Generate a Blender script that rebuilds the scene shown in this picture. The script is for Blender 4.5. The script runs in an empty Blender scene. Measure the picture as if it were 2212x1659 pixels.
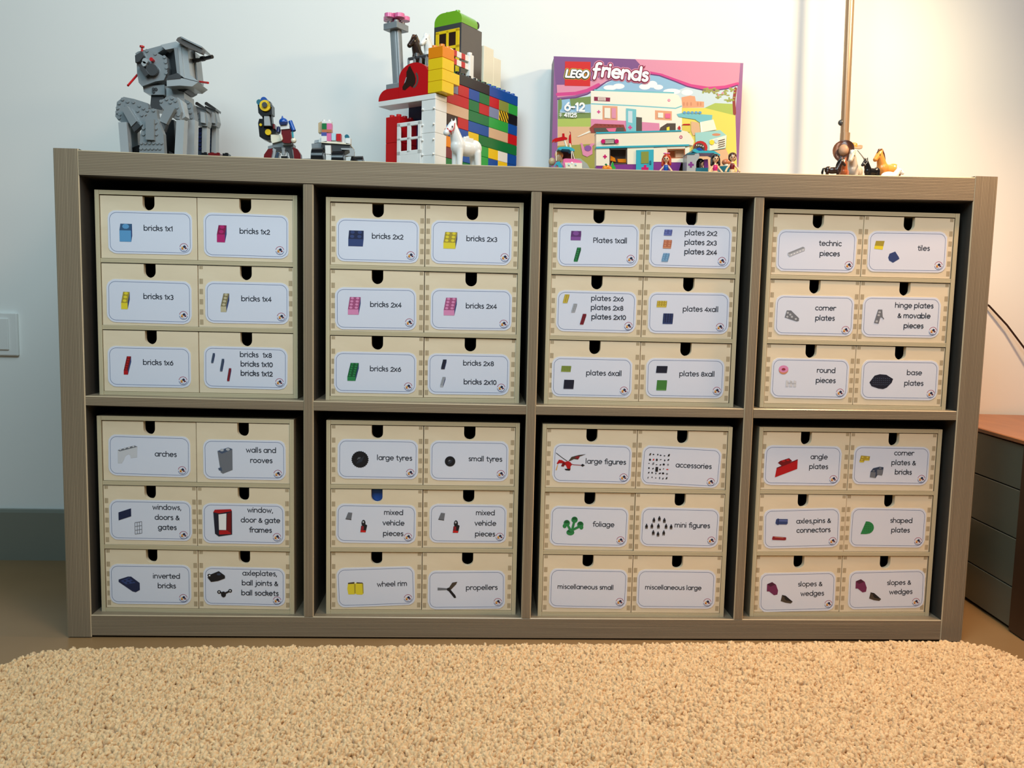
import bpy, math, random
import numpy as np
from mathutils import Vector, Matrix

random.seed(7); rng = np.random.default_rng(7)
S = bpy.context.scene
COL = S.collection
R = math.radians

# ------------------------------------------------------------------ camera
YAW, PITCH, ROLL, FPX = .0445, -.0979, .0230, 1789.0
CAM = Vector((.6450, -1.3092, .5506))
_f = Vector((math.sin(YAW)*math.cos(PITCH), math.cos(YAW)*math.cos(PITCH), math.sin(PITCH)))
_r0 = Vector((math.cos(YAW), -math.sin(YAW), 0)); _u0 = _r0.cross(_f)
_r = _r0*math.cos(ROLL) + _u0*math.sin(ROLL)
_u = -_r0*math.sin(ROLL) + _u0*math.cos(ROLL)
cd = bpy.data.cameras.new('camera'); cam = bpy.data.objects.new('camera', cd); COL.objects.link(cam)
cam.matrix_world = Matrix(((_r.x, _u.x, -_f.x, CAM.x), (_r.y, _u.y, -_f.y, CAM.y), (_r.z, _u.z, -_f.z, CAM.z), (0, 0, 0, 1)))
cd.sensor_fit = 'HORIZONTAL'; cd.sensor_width = 36; cd.lens = 36*FPX/2212
cd.clip_start = .02; cd.clip_end = 50
S.camera = cam

# ------------------------------------------------------------------ light and exposure
S.view_settings.view_transform = 'Standard'; S.view_settings.look = 'None'
S.view_settings.exposure = 0.0; S.view_settings.gamma = 1.0
S.view_settings.use_curve_mapping = False
w = bpy.data.worlds.new('room_ambient'); S.world = w; w.use_nodes = True
w.node_tree.nodes['Background'].inputs[0].default_value = (.62, .88, 1.0, 1)
w.node_tree.nodes['Background'].inputs[1].default_value = .05

def light(name, kind, loc, aim, energy, color, **kw):
    ld = bpy.data.lights.new(name, kind); ld.energy = energy; ld.color = color
    for k, v in kw.items(): setattr(ld, k, v)
    o = bpy.data.objects.new(name, ld); COL.objects.link(o); o.location = loc
    o.rotation_euler = (Vector(aim)-Vector(loc)).to_track_quat('-Z', 'Y').to_euler()
    return o
light('front_window', 'AREA', (.15, -1.45, 1.75), (.4, .3, .8), 30, (.36, .48, .53), shape='RECTANGLE', size=.9, size_y=.7)
light('front_right_light', 'AREA', (1.55, -1.35, 1.7), (1.0, .3, .8), 25, (.36, .23, .17), shape='RECTANGLE', size=.45, size_y=.45)
light('overhead_fill', 'AREA', (.7, -.62, 1.7), (.7, -.1, .6), 9.5, (.74, .86, .90), shape='DISK', size=.7)  # added overhead fill out of view, placed to grade brightness down the shelf
light('lamp_bulb', 'SPOT', (1.52, -.06, 1.25), (.86, .40, .62), 28, (.50, .385, .225), spot_size=R(165), spot_blend=.9, shadow_soft_size=.035)
light('lamp_down', 'SPOT', (1.56, -.17, 1.28), (1.60, -.02, 0), 26, (1.0, .58, .29), spot_size=R(115), spot_blend=.8, shadow_soft_size=.05)

# ------------------------------------------------------------------ materials
def lin(c): return tuple(((x/255)/12.92 if x/255 <= .04045 else ((x/255+.055)/1.055)**2.4) for x in c)
MATS = {}
def mat(name, rgb, rough=.45, metal=0., spec=.5, var=.06, scale=30., bump=0., coat=0., trans=0.):
    if name in MATS: return MATS[name]
    m = bpy.data.materials.new(name); m.use_nodes = True; nt = m.node_tree; b = nt.nodes['Principled BSDF']
    c = lin(rgb)
    b.inputs['Roughness'].default_value = rough; b.inputs['Metallic'].default_value = metal
    b.inputs['Specular IOR Level'].default_value = spec; b.inputs['Coat Weight'].default_value = coat
    b.inputs['Transmission Weight'].default_value = trans
    tc = nt.nodes.new('ShaderNodeTexCoord'); nz = nt.nodes.new('ShaderNodeTexNoise'); nz.inputs['Scale'].default_value = scale
    nz.inputs['Detail'].default_value = 3
    nt.links.new(tc.outputs['Object'], nz.inputs['Vector'])
    mx = nt.nodes.new('ShaderNodeMix'); mx.data_type = 'RGBA'
    mx.inputs[6].default_value = (*[x*(1-var) for x in c], 1); mx.inputs[7].default_value = (*[min(1, x*(1+var)) for x in c], 1)
    nt.links.new(nz.outputs['Fac'], mx.inputs[0]); nt.links.new(mx.outputs[2], b.inputs['Base Color'])
    if bump:
        bp = nt.nodes.new('ShaderNodeBump'); bp.inputs['Strength'].default_value = bump; bp.inputs['Distance'].default_value = .001
        nt.links.new(nz.outputs['Fac'], bp.inputs['Height']); nt.links.new(bp.outputs['Normal'], b.inputs['Normal'])
    MATS[name] = m; return m

def ribbed(name, dark, light_, axis, along, period, rough=.5, contrast=1., spec=.3):
    """thin lines running along one axis, as on reeded or layered board edges"""
    m = bpy.data.materials.new(name); m.use_nodes = True; nt = m.node_tree; b = nt.nodes['Principled BSDF']
    N, L = nt.nodes, nt.links
    tc = N.new('ShaderNodeTexCoord')
    mp = N.new('ShaderNodeMapping'); L.new(tc.outputs['Object'], mp.inputs[0])
    sc = [0, 0, 0]; sc[axis] = 1/period; sc[along] = 3.
    mp.inputs['Scale'].default_value = sc
    wob = N.new('ShaderNodeTexNoise'); wob.inputs['Scale'].default_value = 1.; wob.inputs['Detail'].default_value = 4
    L.new(mp.outputs[0], wob.inputs['Vector'])
    sp = N.new('ShaderNodeSeparateXYZ'); L.new(mp.outputs[0], sp.inputs[0])
    ml = N.new('ShaderNodeMath'); ml.operation = 'MULTIPLY'; ml.inputs[1].default_value = 2*math.pi; L.new(sp.outputs[axis], ml.inputs[0])
    ad = N.new('ShaderNodeMath'); ad.operation = 'MULTIPLY_ADD'; ad.inputs[1].default_value = 3.0; L.new(wob.outputs['Fac'], ad.inputs[0]); L.new(ml.outputs[0], ad.inputs[2])
    sn = N.new('ShaderNodeMath'); sn.operation = 'SINE'; L.new(ad.outputs[0], sn.inputs[0])
    rm = N.new('ShaderNodeMapRange'); rm.inputs[1].default_value = -.3; rm.inputs[2].default_value = 1.; L.new(sn.outputs[0], rm.inputs[0])
    m2 = N.new('ShaderNodeMath'); m2.operation = 'MULTIPLY'; L.new(rm.outputs[0], m2.inputs[0])
    rn = N.new('ShaderNodeMapRange'); rn.inputs[1].default_value = .25; rn.inputs[2].default_value = .75; rn.inputs[3].default_value = .25; rn.inputs[4].default_value = 1.15
    L.new(wob.outputs['Fac'], rn.inputs[0]); L.new(rn.outputs[0], m2.inputs[1])
    mx = N.new('ShaderNodeMix'); mx.data_type = 'RGBA'; L.new(m2.outputs[0], mx.inputs[0])
    mx.inputs[6].default_value = (*lin(dark), 1); mx.inputs[7].default_value = (*lin(light_), 1)
    L.new(mx.outputs[2], b.inputs['Base Color'])
    bp = N.new('ShaderNodeBump'); bp.inputs['Strength'].default_value = .35; bp.inputs['Distance'].default_value = .0005
    L.new(m2.outputs[0], bp.inputs['Height']); L.new(bp.outputs[0], b.inputs['Normal'])
    b.inputs['Roughness'].default_value = rough; b.inputs['Specular IOR Level'].default_value = spec
    MATS[name] = m; return m

def grained(name, c1, c2, scale, stretch, rough=.5, spec=.35):
    m = bpy.data.materials.new(name); m.use_nodes = True; nt = m.node_tree; b = nt.nodes['Principled BSDF']; N, L = nt.nodes, nt.links
    tc = N.new('ShaderNodeTexCoord'); mp = N.new('ShaderNodeMapping'); L.new(tc.outputs['Object'], mp.inputs[0]); mp.inputs['Scale'].default_value = stretch
    a = N.new('ShaderNodeTexNoise'); a.inputs['Scale'].default_value = scale; a.inputs['Detail'].default_value = 6; a.inputs['Distortion'].default_value = .6
    L.new(mp.outputs[0], a.inputs['Vector'])
    big = N.new('ShaderNodeTexNoise'); big.inputs['Scale'].default_value = scale*.25; L.new(mp.outputs[0], big.inputs['Vector'])
    ad = N.new('ShaderNodeMath'); ad.operation = 'MULTIPLY_ADD'; ad.inputs[1].default_value = .5; ad.inputs[2].default_value = 0
    L.new(a.outputs['Fac'], ad.inputs[0])
    a2 = N.new('ShaderNodeMath'); a2.operation = 'MULTIPLY_ADD'; a2.inputs[1].default_value = .5; L.new(big.outputs['Fac'], a2.inputs[0]); L.new(ad.outputs[0], a2.inputs[2])
    r_ = N.new('ShaderNodeMapRange'); r_.inputs[1].default_value = .32; r_.inputs[2].default_value = .68; L.new(a2.outputs[0], r_.inputs[0])
    mx = N.new('ShaderNodeMix'); mx.data_type = 'RGBA'; L.new(r_.outputs[0], mx.inputs[0])
    mx.inputs[6].default_value = (*lin(c1), 1); mx.inputs[7].default_value = (*lin(c2), 1)
    L.new(mx.outputs[2], b.inputs['Base Color']); b.inputs['Roughness'].default_value = rough; b.inputs['Specular IOR Level'].default_value = spec
    MATS[name] = m; return m

ribbed('edge_lines_flat', (128, 114, 94), (180, 164, 138), 2, 0, .0024)
ribbed('edge_lines_upright', (128, 114, 94), (180, 164, 138), 0, 2, .0024)
mat('board_face', (66, 63, 58), .5, var=.1, scale=60, bump=.1)  # inner sides and undersides: cubby shade put into a darker board colour
mat('board_top', (132, 120, 100), .45, var=.1, scale=60, bump=.1)  # upper faces: same board in a paler, lit tone
mat('edge_highlight', (196, 180, 150), .3, var=.08, scale=60)  # bright line along the chamfers, a highlight painted as paler colour
ribbed('ply_edge_flat', (190, 178, 144), (240, 230, 196), 2, 0, .0024)
ribbed('ply_edge_upright', (190, 178, 144), (240, 230, 196), 0, 2, .0024)
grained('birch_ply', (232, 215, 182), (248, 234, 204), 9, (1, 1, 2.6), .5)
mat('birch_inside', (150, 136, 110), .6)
ribbed('end_grain', (176, 158, 126), (222, 206, 174), 0, 2, .0018)
mat('card_paper', (232, 239, 255), .42, var=.015, scale=25, bump=.15)
mat('wall_paint', (246, 247, 243), .75, var=.015, scale=6, bump=.04)
mat('skirting_tile', (130, 133, 122), .3, var=.05, scale=8)
grained('floor_tile', (148, 116, 78), (162, 130, 90), 5, (1, 1, 1), .28, .5)
mat('rug_backing', (170, 145, 112), .9)
PAL = dict(white=(240,240,236), cream=(245,238,214), red=(200,24,28), darkred=(112,20,24), yellow=(245,205,30), orange=(240,140,20), blue=(20,80,170),
  navy=(34,44,92), green=(20,120,60), lime=(120,180,40), brightgreen=(50,170,70), olive=(140,150,70), leaf=(70,130,70), peach=(222,186,152), black=(22,22,24),
  darkgrey=(70,72,74), midgrey=(138,145,148), lightgrey=(172,178,180), lavender=(130,140,180), taupe=(92,84,78), teal=(60,175,195), darkteal=(40,110,130),
  pink=(235,120,170), magenta=(205,30,110), purple=(130,60,140), tan=(205,180,140), brown=(84,50,34), darkbrown=(50,32,24), maroon=(120,40,50),
  gold=(212,180,60), steel=(110,160,200), rust=(200,120,80), indigo=(80,90,165), grey=(150,155,165), slate=(60,75,95), skin=(240,195,155), hairred=(190,60,20), hairblack=(28,20,20),
  hairbrown=(80,48,26), horsetan=(222,150,74), horsered=(168,92,56), horsegrey=(190,184,172), aqua=(190,225,235))
for k, v in PAL.items(): mat(k, v, .22, var=.02, spec=.55)
def ink(name, rgb): mat('ink_'+name, rgb, .5, var=.01, spec=.3); return 'ink_'+name
INKS = dict(text=(52,58,70), line=(96,118,160), blue=(100,165,215), bluetop=(62,98,135), magenta=(190,40,115), magentatop=(140,30,80), yellow=(240,222,60), yellowtop=(176,158,60),
  tan=(205,195,160), tantop=(140,130,95), red=(190,30,35), redtop=(120,28,32), slate=(80,95,120), slatetop=(60,72,95), darkred=(150,40,50), darkredtop=(105,35,45),
  navy=(58,75,125), navytop=(40,48,80), pink=(230,150,195), pinktop=(175,90,135), green=(50,140,80), greentop=(30,95,55), black=(50,52,70), blacktop=(38,40,55),
  grey=(190,195,202), greytop=(150,155,162), purple=(140,85,160), purpletop=(105,60,120), indigo=(110,125,190), indigotop=(88,98,160), rust=(215,145,110), rusttop=(190,115,85),
  steel=(135,180,215), steeltop=(105,150,190), gold=(225,205,90), goldtop=(185,160,60), olive=(160,175,85), olivetop=(120,140,65), leaf=(95,155,80), leaftop=(75,135,65),
  white=(250,250,250), dk=(34,34,38), midgrey=(120,124,132), palegrey=(215,218,224), ringred=(170,60,80), ringblue=(110,125,165), orange=(235,175,90), plum=(120,50,90), plumtop=(80,35,60), brown=(80,70,60),
  bpurple=(128,84,140), bpink=(226,150,176), bmag=(214,70,142), bviolet=(104,60,120), sky=(150,192,222), skypale=(206,224,232), legored=(214,36,36), legoyel=(250,215,60), grass=(176,196,96), grassd=(122,146,84),
  path=(226,184,144), field=(236,220,104), house=(232,166,128), cream=(244,240,224), teal=(120,196,206), tealpale=(160,212,210), foliage=(160,160,92), bdark=(84,80,72), brownred=(150,64,56), lawn=(160,158,72), slab=(166,172,164), hotpink=(236,110,150), tpink=(224,140,176), wine=(140,30,70))
for k, v in INKS.items(): ink(k, v)

# ------------------------------------------------------------------ mesh builder
class MB:
    def __init__(s): s.v = []; s.f = []; s.m = []; s.names = []; s.e = 0.
    def mi(s, m):
        if m not in s.names: s.names.append(m)
        return s.names.index(m)
    def add(s, vs, fs, m):
        o = len(s.v); s.v += [tuple(v) for v in vs]; i = s.mi(m)
        for f in fs: s.f.append(tuple(o+k for k in f)); s.m.append(i)
    def box(s, x0, x1, y0, y1, z0, z1, m, ch=0., M=None):
        if x0 > x1: x0, x1 = x1, x0
        if y0 > y1: y0, y1 = y1, y0
        if z0 > z1: z0, z1 = z1, z0
        ch = min(ch, (x1-x0)*.3, (y1-y0)*.3, (z1-z0)*.3)
        if ch <= 0:
            vs = [(x, y, z) for x in (x0, x1) for y in (y0, y1) for z in (z0, z1)]
            fs = [(0,1,3,2), (4,6,7,5), (0,4,5,1), (2,3,7,6), (0,2,6,4), (1,5,7,3)]
        else:
            vs = []; idx = {}
            for ix, x in enumerate((x0, x1)):
                for iy, y in enumerate((y0, y1)):
                    for iz, z in enumerate((z0, z1)):
                        dx, dy, dz = (ch, -ch)[ix], (ch, -ch)[iy], (ch, -ch)[iz]
                        idx[ix,iy,iz] = len(vs); vs += [(x, y+dy, z+dz), (x+dx, y, z+dz), (x+dx, y+dy, z)]
            g = lambda a, b, c, k: idx[a,b,c]+k
            fs = [(g(0,0,0,0),g(0,0,1,0),g(0,1,1,0),g(0,1,0,0)), (g(1,0,0,0),g(1,1,0,0),g(1,1,1,0),g(1,0,1,0)),
                  (g(0,0,0,1),g(1,0,0,1),g(1,0,1,1),g(0,0,1,1)), (g(0,1,0,1),g(0,1,1,1),g(1,1,1,1),g(1,1,0,1)),
                  (g(0,0,0,2),g(0,1,0,2),g(1,1,0,2),g(1,0,0,2)), (g(0,0,1,2),g(1,0,1,2),g(1,1,1,2),g(0,1,1,2))]
            for a in (0,1):
                for b in (0,1):
                    fs.append((g(a,b,0,0),g(a,b,1,0),g(a,b,1,1),g(a,b,0,1)) if (a+b)%2 else (g(a,b,0,0),g(a,b,0,1),g(a,b,1,1),g(a,b,1,0)))
                    fs.append((g(a,0,b,0),g(a,1,b,0),g(a,1,b,2),g(a,0,b,2)) if (a+b)%2==0 else (g(a,0,b,0),g(a,0,b,2),g(a,1,b,2),g(a,1,b,0)))
                    fs.append((g(0,a,b,1),g(1,a,b,1),g(1,a,b,2),g(0,a,b,2)) if (a+b)%2 else (g(0,a,b,1),g(0,a,b,2),g(1,a,b,2),g(1,a,b,1)))
            for a in (0,1):
                for b in (0,1):
                    for c in (0,1): fs.append((g(a,b,c,0), g(a,b,c,1), g(a,b,c,2)) if (a+b+c)%2==0 else (g(a,b,c,0), g(a,b,c,2), g(a,b,c,1)))
        if M is not None: vs = [M @ Vector(v) for v in vs]
        s.add(vs, fs, m)
    def cyl(s, p0, p1, r0, m, r1=None, n=14, caps=True):
        p0 = Vector(p0); p1 = Vector(p1); r1 = r0 if r1 is None else r1
        d = (p1-p0).normalized(); a = d.orthogonal().normalized(); b = d.cross(a)
        vs = [p0+(a*math.cos(2*math.pi*i/n)+b*math.sin(2*math.pi*i/n))*r0 for i in range(n)] + [p1+(a*math.cos(2*math.pi*i/n)+b*math.sin(2*math.pi*i/n))*r1 for i in range(n)]
        fs = [(i, (i+1)%n, n+(i+1)%n, n+i) for i in range(n)]
        if caps: fs += [tuple(range(n-1, -1, -1)), tuple(range(n, 2*n))]
        s.add(vs, fs, m)
    def tube(s, pts, rad, m, n=10):
        pts = [Vector(p) for p in pts]; vs = []; fs = []
        rads = rad if isinstance(rad, (list, tuple)) else [rad]*len(pts)
        ref = Vector((0, 0, 1)) if abs((pts[-1]-pts[0]).normalized().z) < .9 else Vector((0, 1, 0))
        for i, p in enumerate(pts):
            t = (pts[min(i+1, len(pts)-1)]-pts[max(i-1, 0)]).normalized(); a = t.cross(ref).normalized(); b = t.cross(a)
            vs += [p+(a*math.cos(2*math.pi*k/n)+b*math.sin(2*math.pi*k/n))*rads[i] for k in range(n)]
        for i in range(len(pts)-1):
            for k in range(n): fs.append((i*n+k, i*n+(k+1)%n, (i+1)*n+(k+1)%n, (i+1)*n+k))
        fs += [tuple(range(n-1, -1, -1)), tuple(range((len(pts)-1)*n, len(pts)*n))]
        s.add(vs, fs, m)
    def ball(s, c, r, m, nu=14, nv=9, M=None):
        rx, ry, rz = r if isinstance(r, (tuple, list)) else (r, r, r)
        vs = [(c[0], c[1], c[2]+rz)]; fs = []
        for j in range(1, nv):
            t = math.pi*j/nv
            vs += [(c[0]+rx*math.sin(t)*math.cos(2*math.pi*i/nu), c[1]+ry*math.sin(t)*math.sin(2*math.pi*i/nu), c[2]+rz*math.cos(t)) for i in range(nu)]
        vs.append((c[0], c[1], c[2]-rz)); L = len(vs)-1
        for i in range(nu):
            fs.append((0, 1+i, 1+(i+1)%nu)); fs.append((L, 1+(nv-2)*nu+(i+1)%nu, 1+(nv-2)*nu+i))
            for j in range(nv-2): fs.append((1+j*nu+i, 1+(j+1)*nu+i, 1+(j+1)*nu+(i+1)%nu, 1+j*nu+(i+1)%nu))
        if M is not None: vs = [M @ Vector(v) for v in vs]
        s.add(vs, fs, m)
    def prism(s, poly, y0, y1, m, M=None, back=True):
        """poly: (x,z) outline counter-clockwise as seen from -y, extruded from y0 (near) to y1"""
        a = sum(poly[i][0]*poly[(i+1)%len(poly)][1]-poly[(i+1)%len(poly)][0]*poly[i][1] for i in range(len(poly)))
        if a < 0: poly = poly[::-1]
        n = len(poly); vs = [(x, y0, z) for x, z in poly]+[(x, y1, z) for x, z in poly]
        fs = [tuple(range(n)), tuple(range(2*n-1, n-1, -1))] + [((i+1)%n, i, n+i, n+(i+1)%n) for i in range(n)]
        if M is not None: vs = [M @ Vector(v) for v in vs]
        s.add(vs, fs, m)
    def flat(s, poly, y, m):
        a = sum(poly[i][0]*poly[(i+1)%len(poly)][1]-poly[(i+1)%len(poly)][0]*poly[i][1] for i in range(len(poly)))
        if a < 0: poly = poly[::-1]
        y = s.lift(y)
        s.add([(x, y, z) for x, z in poly], [tuple(range(len(poly)))], m)
    def lift(s, y):     # every printed shape lies a hair above the one before it
        s.e += 3e-6; return y-s.e
    def line(s, pts, hw, y, m, closed=False, fat=False):
        """flat ribbon of half width hw along 2-D points, round caps"""
        if fat:     # wide strokes: one quad and one round joint at a time
            for i, (a, b) in enumerate(zip(pts[:-1], pts[1:])):
                d = Vector((b[0]-a[0], b[1]-a[1]))
                if d.length > 1e-9:
                    nn = Vector((-d.y, d.x)).normalized()*hw; s.flat([(a[0]-nn.x, a[1]-nn.y), (b[0]-nn.x, b[1]-nn.y), (b[0]+nn.x, b[1]+nn.y), (a[0]+nn.x, a[1]+nn.y)], y, m)
                s.disc(a[0], a[1], hw, y, m, 10)
            s.disc(pts[-1][0], pts[-1][1], hw, y, m, 10); return
        P = [Vector((p[0], p[1])) for p in pts]; n = len(P)
        Lp, Rp = [], []
        for i in range(n):
            if closed: a, b = P[i-1], P[(i+1)%n]
            else: a, b = P[max(i-1, 0)], P[min(i+1, n-1)]
            d1 = (P[i]-a).normalized() if (P[i]-a).length > 1e-9 else (b-P[i]).normalized()
            d2 = (b-P[i]).normalized() if (b-P[i]).length > 1e-9 else d1
            t = (d1+d2); t = t.normalized() if t.length > 1e-6 else d1
            nn = Vector((-t.y, t.x)); k = max(.45, abs(nn.dot(Vector((-d1.y, d1.x)))))
            Lp.append(P[i]+nn*hw/k); Rp.append(P[i]-nn*hw/k)
        yy = s.lift(y)
        vs = [(q.x, yy, q.y) for q in Lp]+[(q.x, yy, q.y) for q in Rp]
        rg = range(n) if closed else range(n-1)
        s.add(vs, [(n+i, n+(i+1)%n, (i+1)%n, i) for i in rg], m)
        if not closed:
            for c in (P[0], P[-1]): s.disc(c.x, c.y, hw, y, m, 8)
    def disc(s, x, z, r, y, m, n=16, rz=None):
        rz = r if rz is None else rz; y = s.lift(y)
        s.add([(x+r*math.cos(2*math.pi*i/n), y, z+rz*math.sin(2*math.pi*i/n)) for i in range(n)], [tuple(range(n))], m)
    def build(s, name, parent=None, smooth=False, loc=None, rotz=0.):
        me = bpy.data.meshes.new(name); me.from_pydata(s.v, [], s.f)
        for nm in s.names: me.materials.append(MATS[nm])
        me.polygons.foreach_set('material_index', s.m)
        if smooth: me.polygons.foreach_set('use_smooth', [True]*len(me.polygons))
        me.update()
        o = bpy.data.objects.new(name, me); COL.objects.link(o); o.parent = parent
        if loc is not None: o.location = loc
        o.rotation_euler = (0, 0, rotz)
        return o

def tag(o, label=None, cat=None, group=None, kind=None):
    if label: o['label'] = label
    if cat: o['category'] = cat
    if group: o['group'] = group
    if kind: o['kind'] = kind
    return o
def thing(name, loc, label, cat, group=None, rotz=0.):
    o = bpy.data.objects.new(name, None); COL.objects.link(o); o.location = loc; o.rotation_euler = (0, 0, rotz); o.empty_display_size = .02
    return tag(o, label, cat, group)
def smooth_sharp(o, ang=35):
    o.data.polygons.foreach_set('use_smooth', [True]*len(o.data.polygons)); o.data.set_sharp_from_angle(angle=R(ang)); return o

def at(px, py, Y):
    """point of the upright plane y=Y seen at that place of the 2212x1659 photograph"""
    d = _f + _r*((px-1106)/FPX) - _u*((py-829.5)/FPX)
    return CAM + d*((Y-CAM.y)/d.y)

def blob(name, shapes, m, parent, voxel=.0012, sm=2):
    """one continuous skin grown over balls and tapered limbs"""
    b = MB()
    for sh in shapes:
        if sh[0] == 'b': b.ball(sh[1], sh[2], m, 16, 10, M=sh[3] if len(sh) > 3 else None)
        else:
            p0, p1, r0, r1 = sh[1:]
            b.ball(p0, r0, m, 12, 8); b.ball(p1, r1, m, 12, 8); b.cyl(p0, p1, r0, m, r1, 14)
    o = b.build(name, parent)
    md = o.modifiers.new('r', 'REMESH'); md.mode = 'VOXEL'; md.voxel_size = voxel
    ms = o.modifiers.new('s', 'SMOOTH'); ms.factor = .5; ms.iterations = sm
    dg = bpy.context.evaluated_depsgraph_get(); dg.update()
    me = bpy.data.meshes.new_from_object(o.evaluated_get(dg)); o.modifiers.clear(); old = o.data; o.data = me; bpy.data.meshes.remove(old)
    me.name = name; me.materials.clear(); me.materials.append(MATS[m])
    me.polygons.foreach_set('use_smooth', [True]*len(me.polygons)); me.polygons.foreach_set('material_index', [0]*len(me.polygons))
    return o

# ------------------------------------------------------------------ lettering made of strokes
def arc(cx, cy, rx, ry, a0, a1, n=None):
    n = n or max(4, int(abs(a1-a0)/24))
    return [(cx+rx*math.cos(R(a0+(a1-a0)*i/n)), cy+ry*math.sin(R(a0+(a1-a0)*i/n))) for i in range(n+1)]
O_ = arc(.5, .5, .5, .5, 0, 360)
DOT = lambda x, y=1.42: [(x, y), (x+.001, y+.02)]
G = {
 'a': (1.32, [O_, [(1, 1), (1, 0)]]), 'b': (1.32, [O_, [(0, 1.55), (0, 0)]]), 'c': (1.08, [arc(.5, .5, .5, .5, 50, 310)]),
 'd': (1.32, [O_, [(1, 1.55), (1, 0)]]), 'e': (1.28, [[(0, .52), (1, .52)]+arc(.5, .5, .5, .5, 0, 312)]),
 'f': (.82, [arc(.58, 1.2, .3, .35, 50, 180)+[(.28, 0)], [(0, .98), (.6, .98)]]),
 'g': (1.32, [O_, [(1, 1), (1, -.08)]+arc(.5, -.06, .5, .42, 0, -145)]), 'h': (1.2, [[(0, 1.55), (0, 0)], arc(.44, .56, .44, .44, 170, 0)+[(.88, 0)]]),
 'i': (.4, [[(0, 1), (0, 0)], DOT(0)]), 'j': (.52, [[(.2, 1), (.2, -.2)]+arc(-.06, -.2, .26, .28, 0, -110), DOT(.2)]),
 'k': (1.02, [[(0, 1.55), (0, 0)], arc(.35, .74, .34, .27, 150, -60)+[(.0, .46)], [(.28, .5), (.8, 0)]]), 'l': (.42, [[(0, 1.55), (0, 0)]]),
 'm': (1.8, [[(0, 1), (0, 0)], arc(.36, .6, .36, .4, 175, 0)+[(.72, 0)], arc(1.08, .6, .36, .4, 180, 0)+[(1.44, 0)]]),
 'n': (1.2, [[(0, 1), (0, 0)], arc(.44, .56, .44, .44, 170, 0)+[(.88, 0)]]), 'o': (1.3, [O_]), 'p': (1.32, [O_, [(0, 1), (0, -.55)]]),
 'q': (1.32, [O_, [(1, 1), (1, -.55)]]), 'r': (.82, [[(0, 1), (0, 0)], arc(.42, .52, .42, .48, 170, 55)]),
 's': (.92, [arc(.36, .76, .28, .24, 40, 255)[:-1]+arc(.34, .27, .3, .27, 70, -140)]),
 't': (.86, [[(.28, 1.38), (.28, .26)]+arc(.52, .26, .24, .26, 190, 285), [(0, 1), (.62, 1)]]),
 'u': (1.22, [[(0, 1)]+arc(.44, .44, .44, .44, 180, 350)+[(.88, 1)], [(.88, 1), (.88, 0)]]), 'v': (1.1, [[(0, 1), (.42, .02), (.84, 1)]]),
 'w': (1.6, [[(0, 1), (.34, .02), (.66, .85), (.98, .02), (1.32, 1)]]), 'x': (1.08, [[(0, 1), (.78, 0)], [(.78, 1), (0, 0)]]),
 'y': (1.08, [[(0, 1), (.42, .06)], [(.84, 1), (.24, -.5)]]), 'z': (1., [[(0, 1), (.75, 1), (0, 0), (.75, 0)]]),
 '0': (1.12, [arc(.43, .62, .43, .62, 0, 360)]), '1': (.62, [[(0, 1.02), (.27, 1.24), (.27, 0)]]),
 '2': (1.08, [arc(.42, .86, .36, .38, 165, -35)+[(.02, 0), (.84, 0)]]), '3': (1.02, [arc(.34, .93, .32, .31, 140, -85), arc(.34, .32, .38, .33, 85, -140)]),
 '4': (1.1, [[(.64, 0), (.64, 1.24), (0, .36), (.88, .36)]]), '5': (1.02, [[(.74, 1.24), (.14, 1.24), (.08, .7)]+arc(.38, .4, .38, .38, 110, -140)]),
 '6': (1.1, [arc(.44, .42, .42, .42, 0, 360), [(.62, 1.24), (.3, .9), (.04, .5)]]), '7': (1., [[(0, 1.24), (.8, 1.24), (.25, 0)]]),
 '8': (1.1, [arc(.44, .93, .32, .31, 0, 360), arc(.44, .32, .4, .32, 0, 360)]), '9': (1.1, [arc(.44, .82, .42, .42, 0, 360), [(.84, .75), (.25, 0)]]),
 ',': (.5, [[(.1, .06), (0, -.28)]]), '&': (1.3, [[(1.0, .0), (.28, .86)]+arc(.45, 1.02, .22, .2, 200, -20)+[(.2, .55)]+arc(.42, .3, .38, .3, 130, 300)+[(1.0, .55)]]),
 ' ': (.58, []), '-': (.8, [[(.05, .55), (.55, .55)]]), 'P': (1.12, [[(0, 0), (0, 1.4)], [(0, 1.4), (.4, 1.4)]+arc(.45, 1.03, .4, .37, 90, -90)+[(0, .66)]]),
 'L': (.95, [[(0, 1.3), (0, 0), (.7, 0)]]), 'E': (1., [[(.75, 1.3), (0, 1.3), (0, 0), (.75, 0)], [(0, .68), (.62, .68)]]),
 'G': (1.25, [arc(.52, .65, .52, .65, 45, 340)+[(1.0, .62), (.6, .62)]]), 'O': (1.35, [arc(.55, .65, .55, .65, 0, 360)]),
 'F': (1.15, [[(.28, 0), (.28, 1.2)]+arc(.62, 1.2, .34, .3, 180, 60), [(0, .7), (.7, .78)], [(.28, 0), (.2, -.35)]]),
}
def text_width(t): return sum(G[c][0] for c in t)-.3
def lettering(mb, t, cx, cz, unit, y, m, hw=.1, mid=.55, slant=0., rot=0., fat=False):
    x = -text_width(t)/2
    for ch in t:
        adv, strokes = G[ch]
        for st in strokes:
            pts = []
            for (px, pz) in st:
                X = (x+px+slant*(pz-mid))*unit; Z = (pz-mid)*unit
                pts.append((cx+X*math.cos(rot)-Z*math.sin(rot), cz+X*math.sin(rot)+Z*math.cos(rot)))
            mb.line(pts, hw*unit, y, m, fat=fat)
        x += adv

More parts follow.
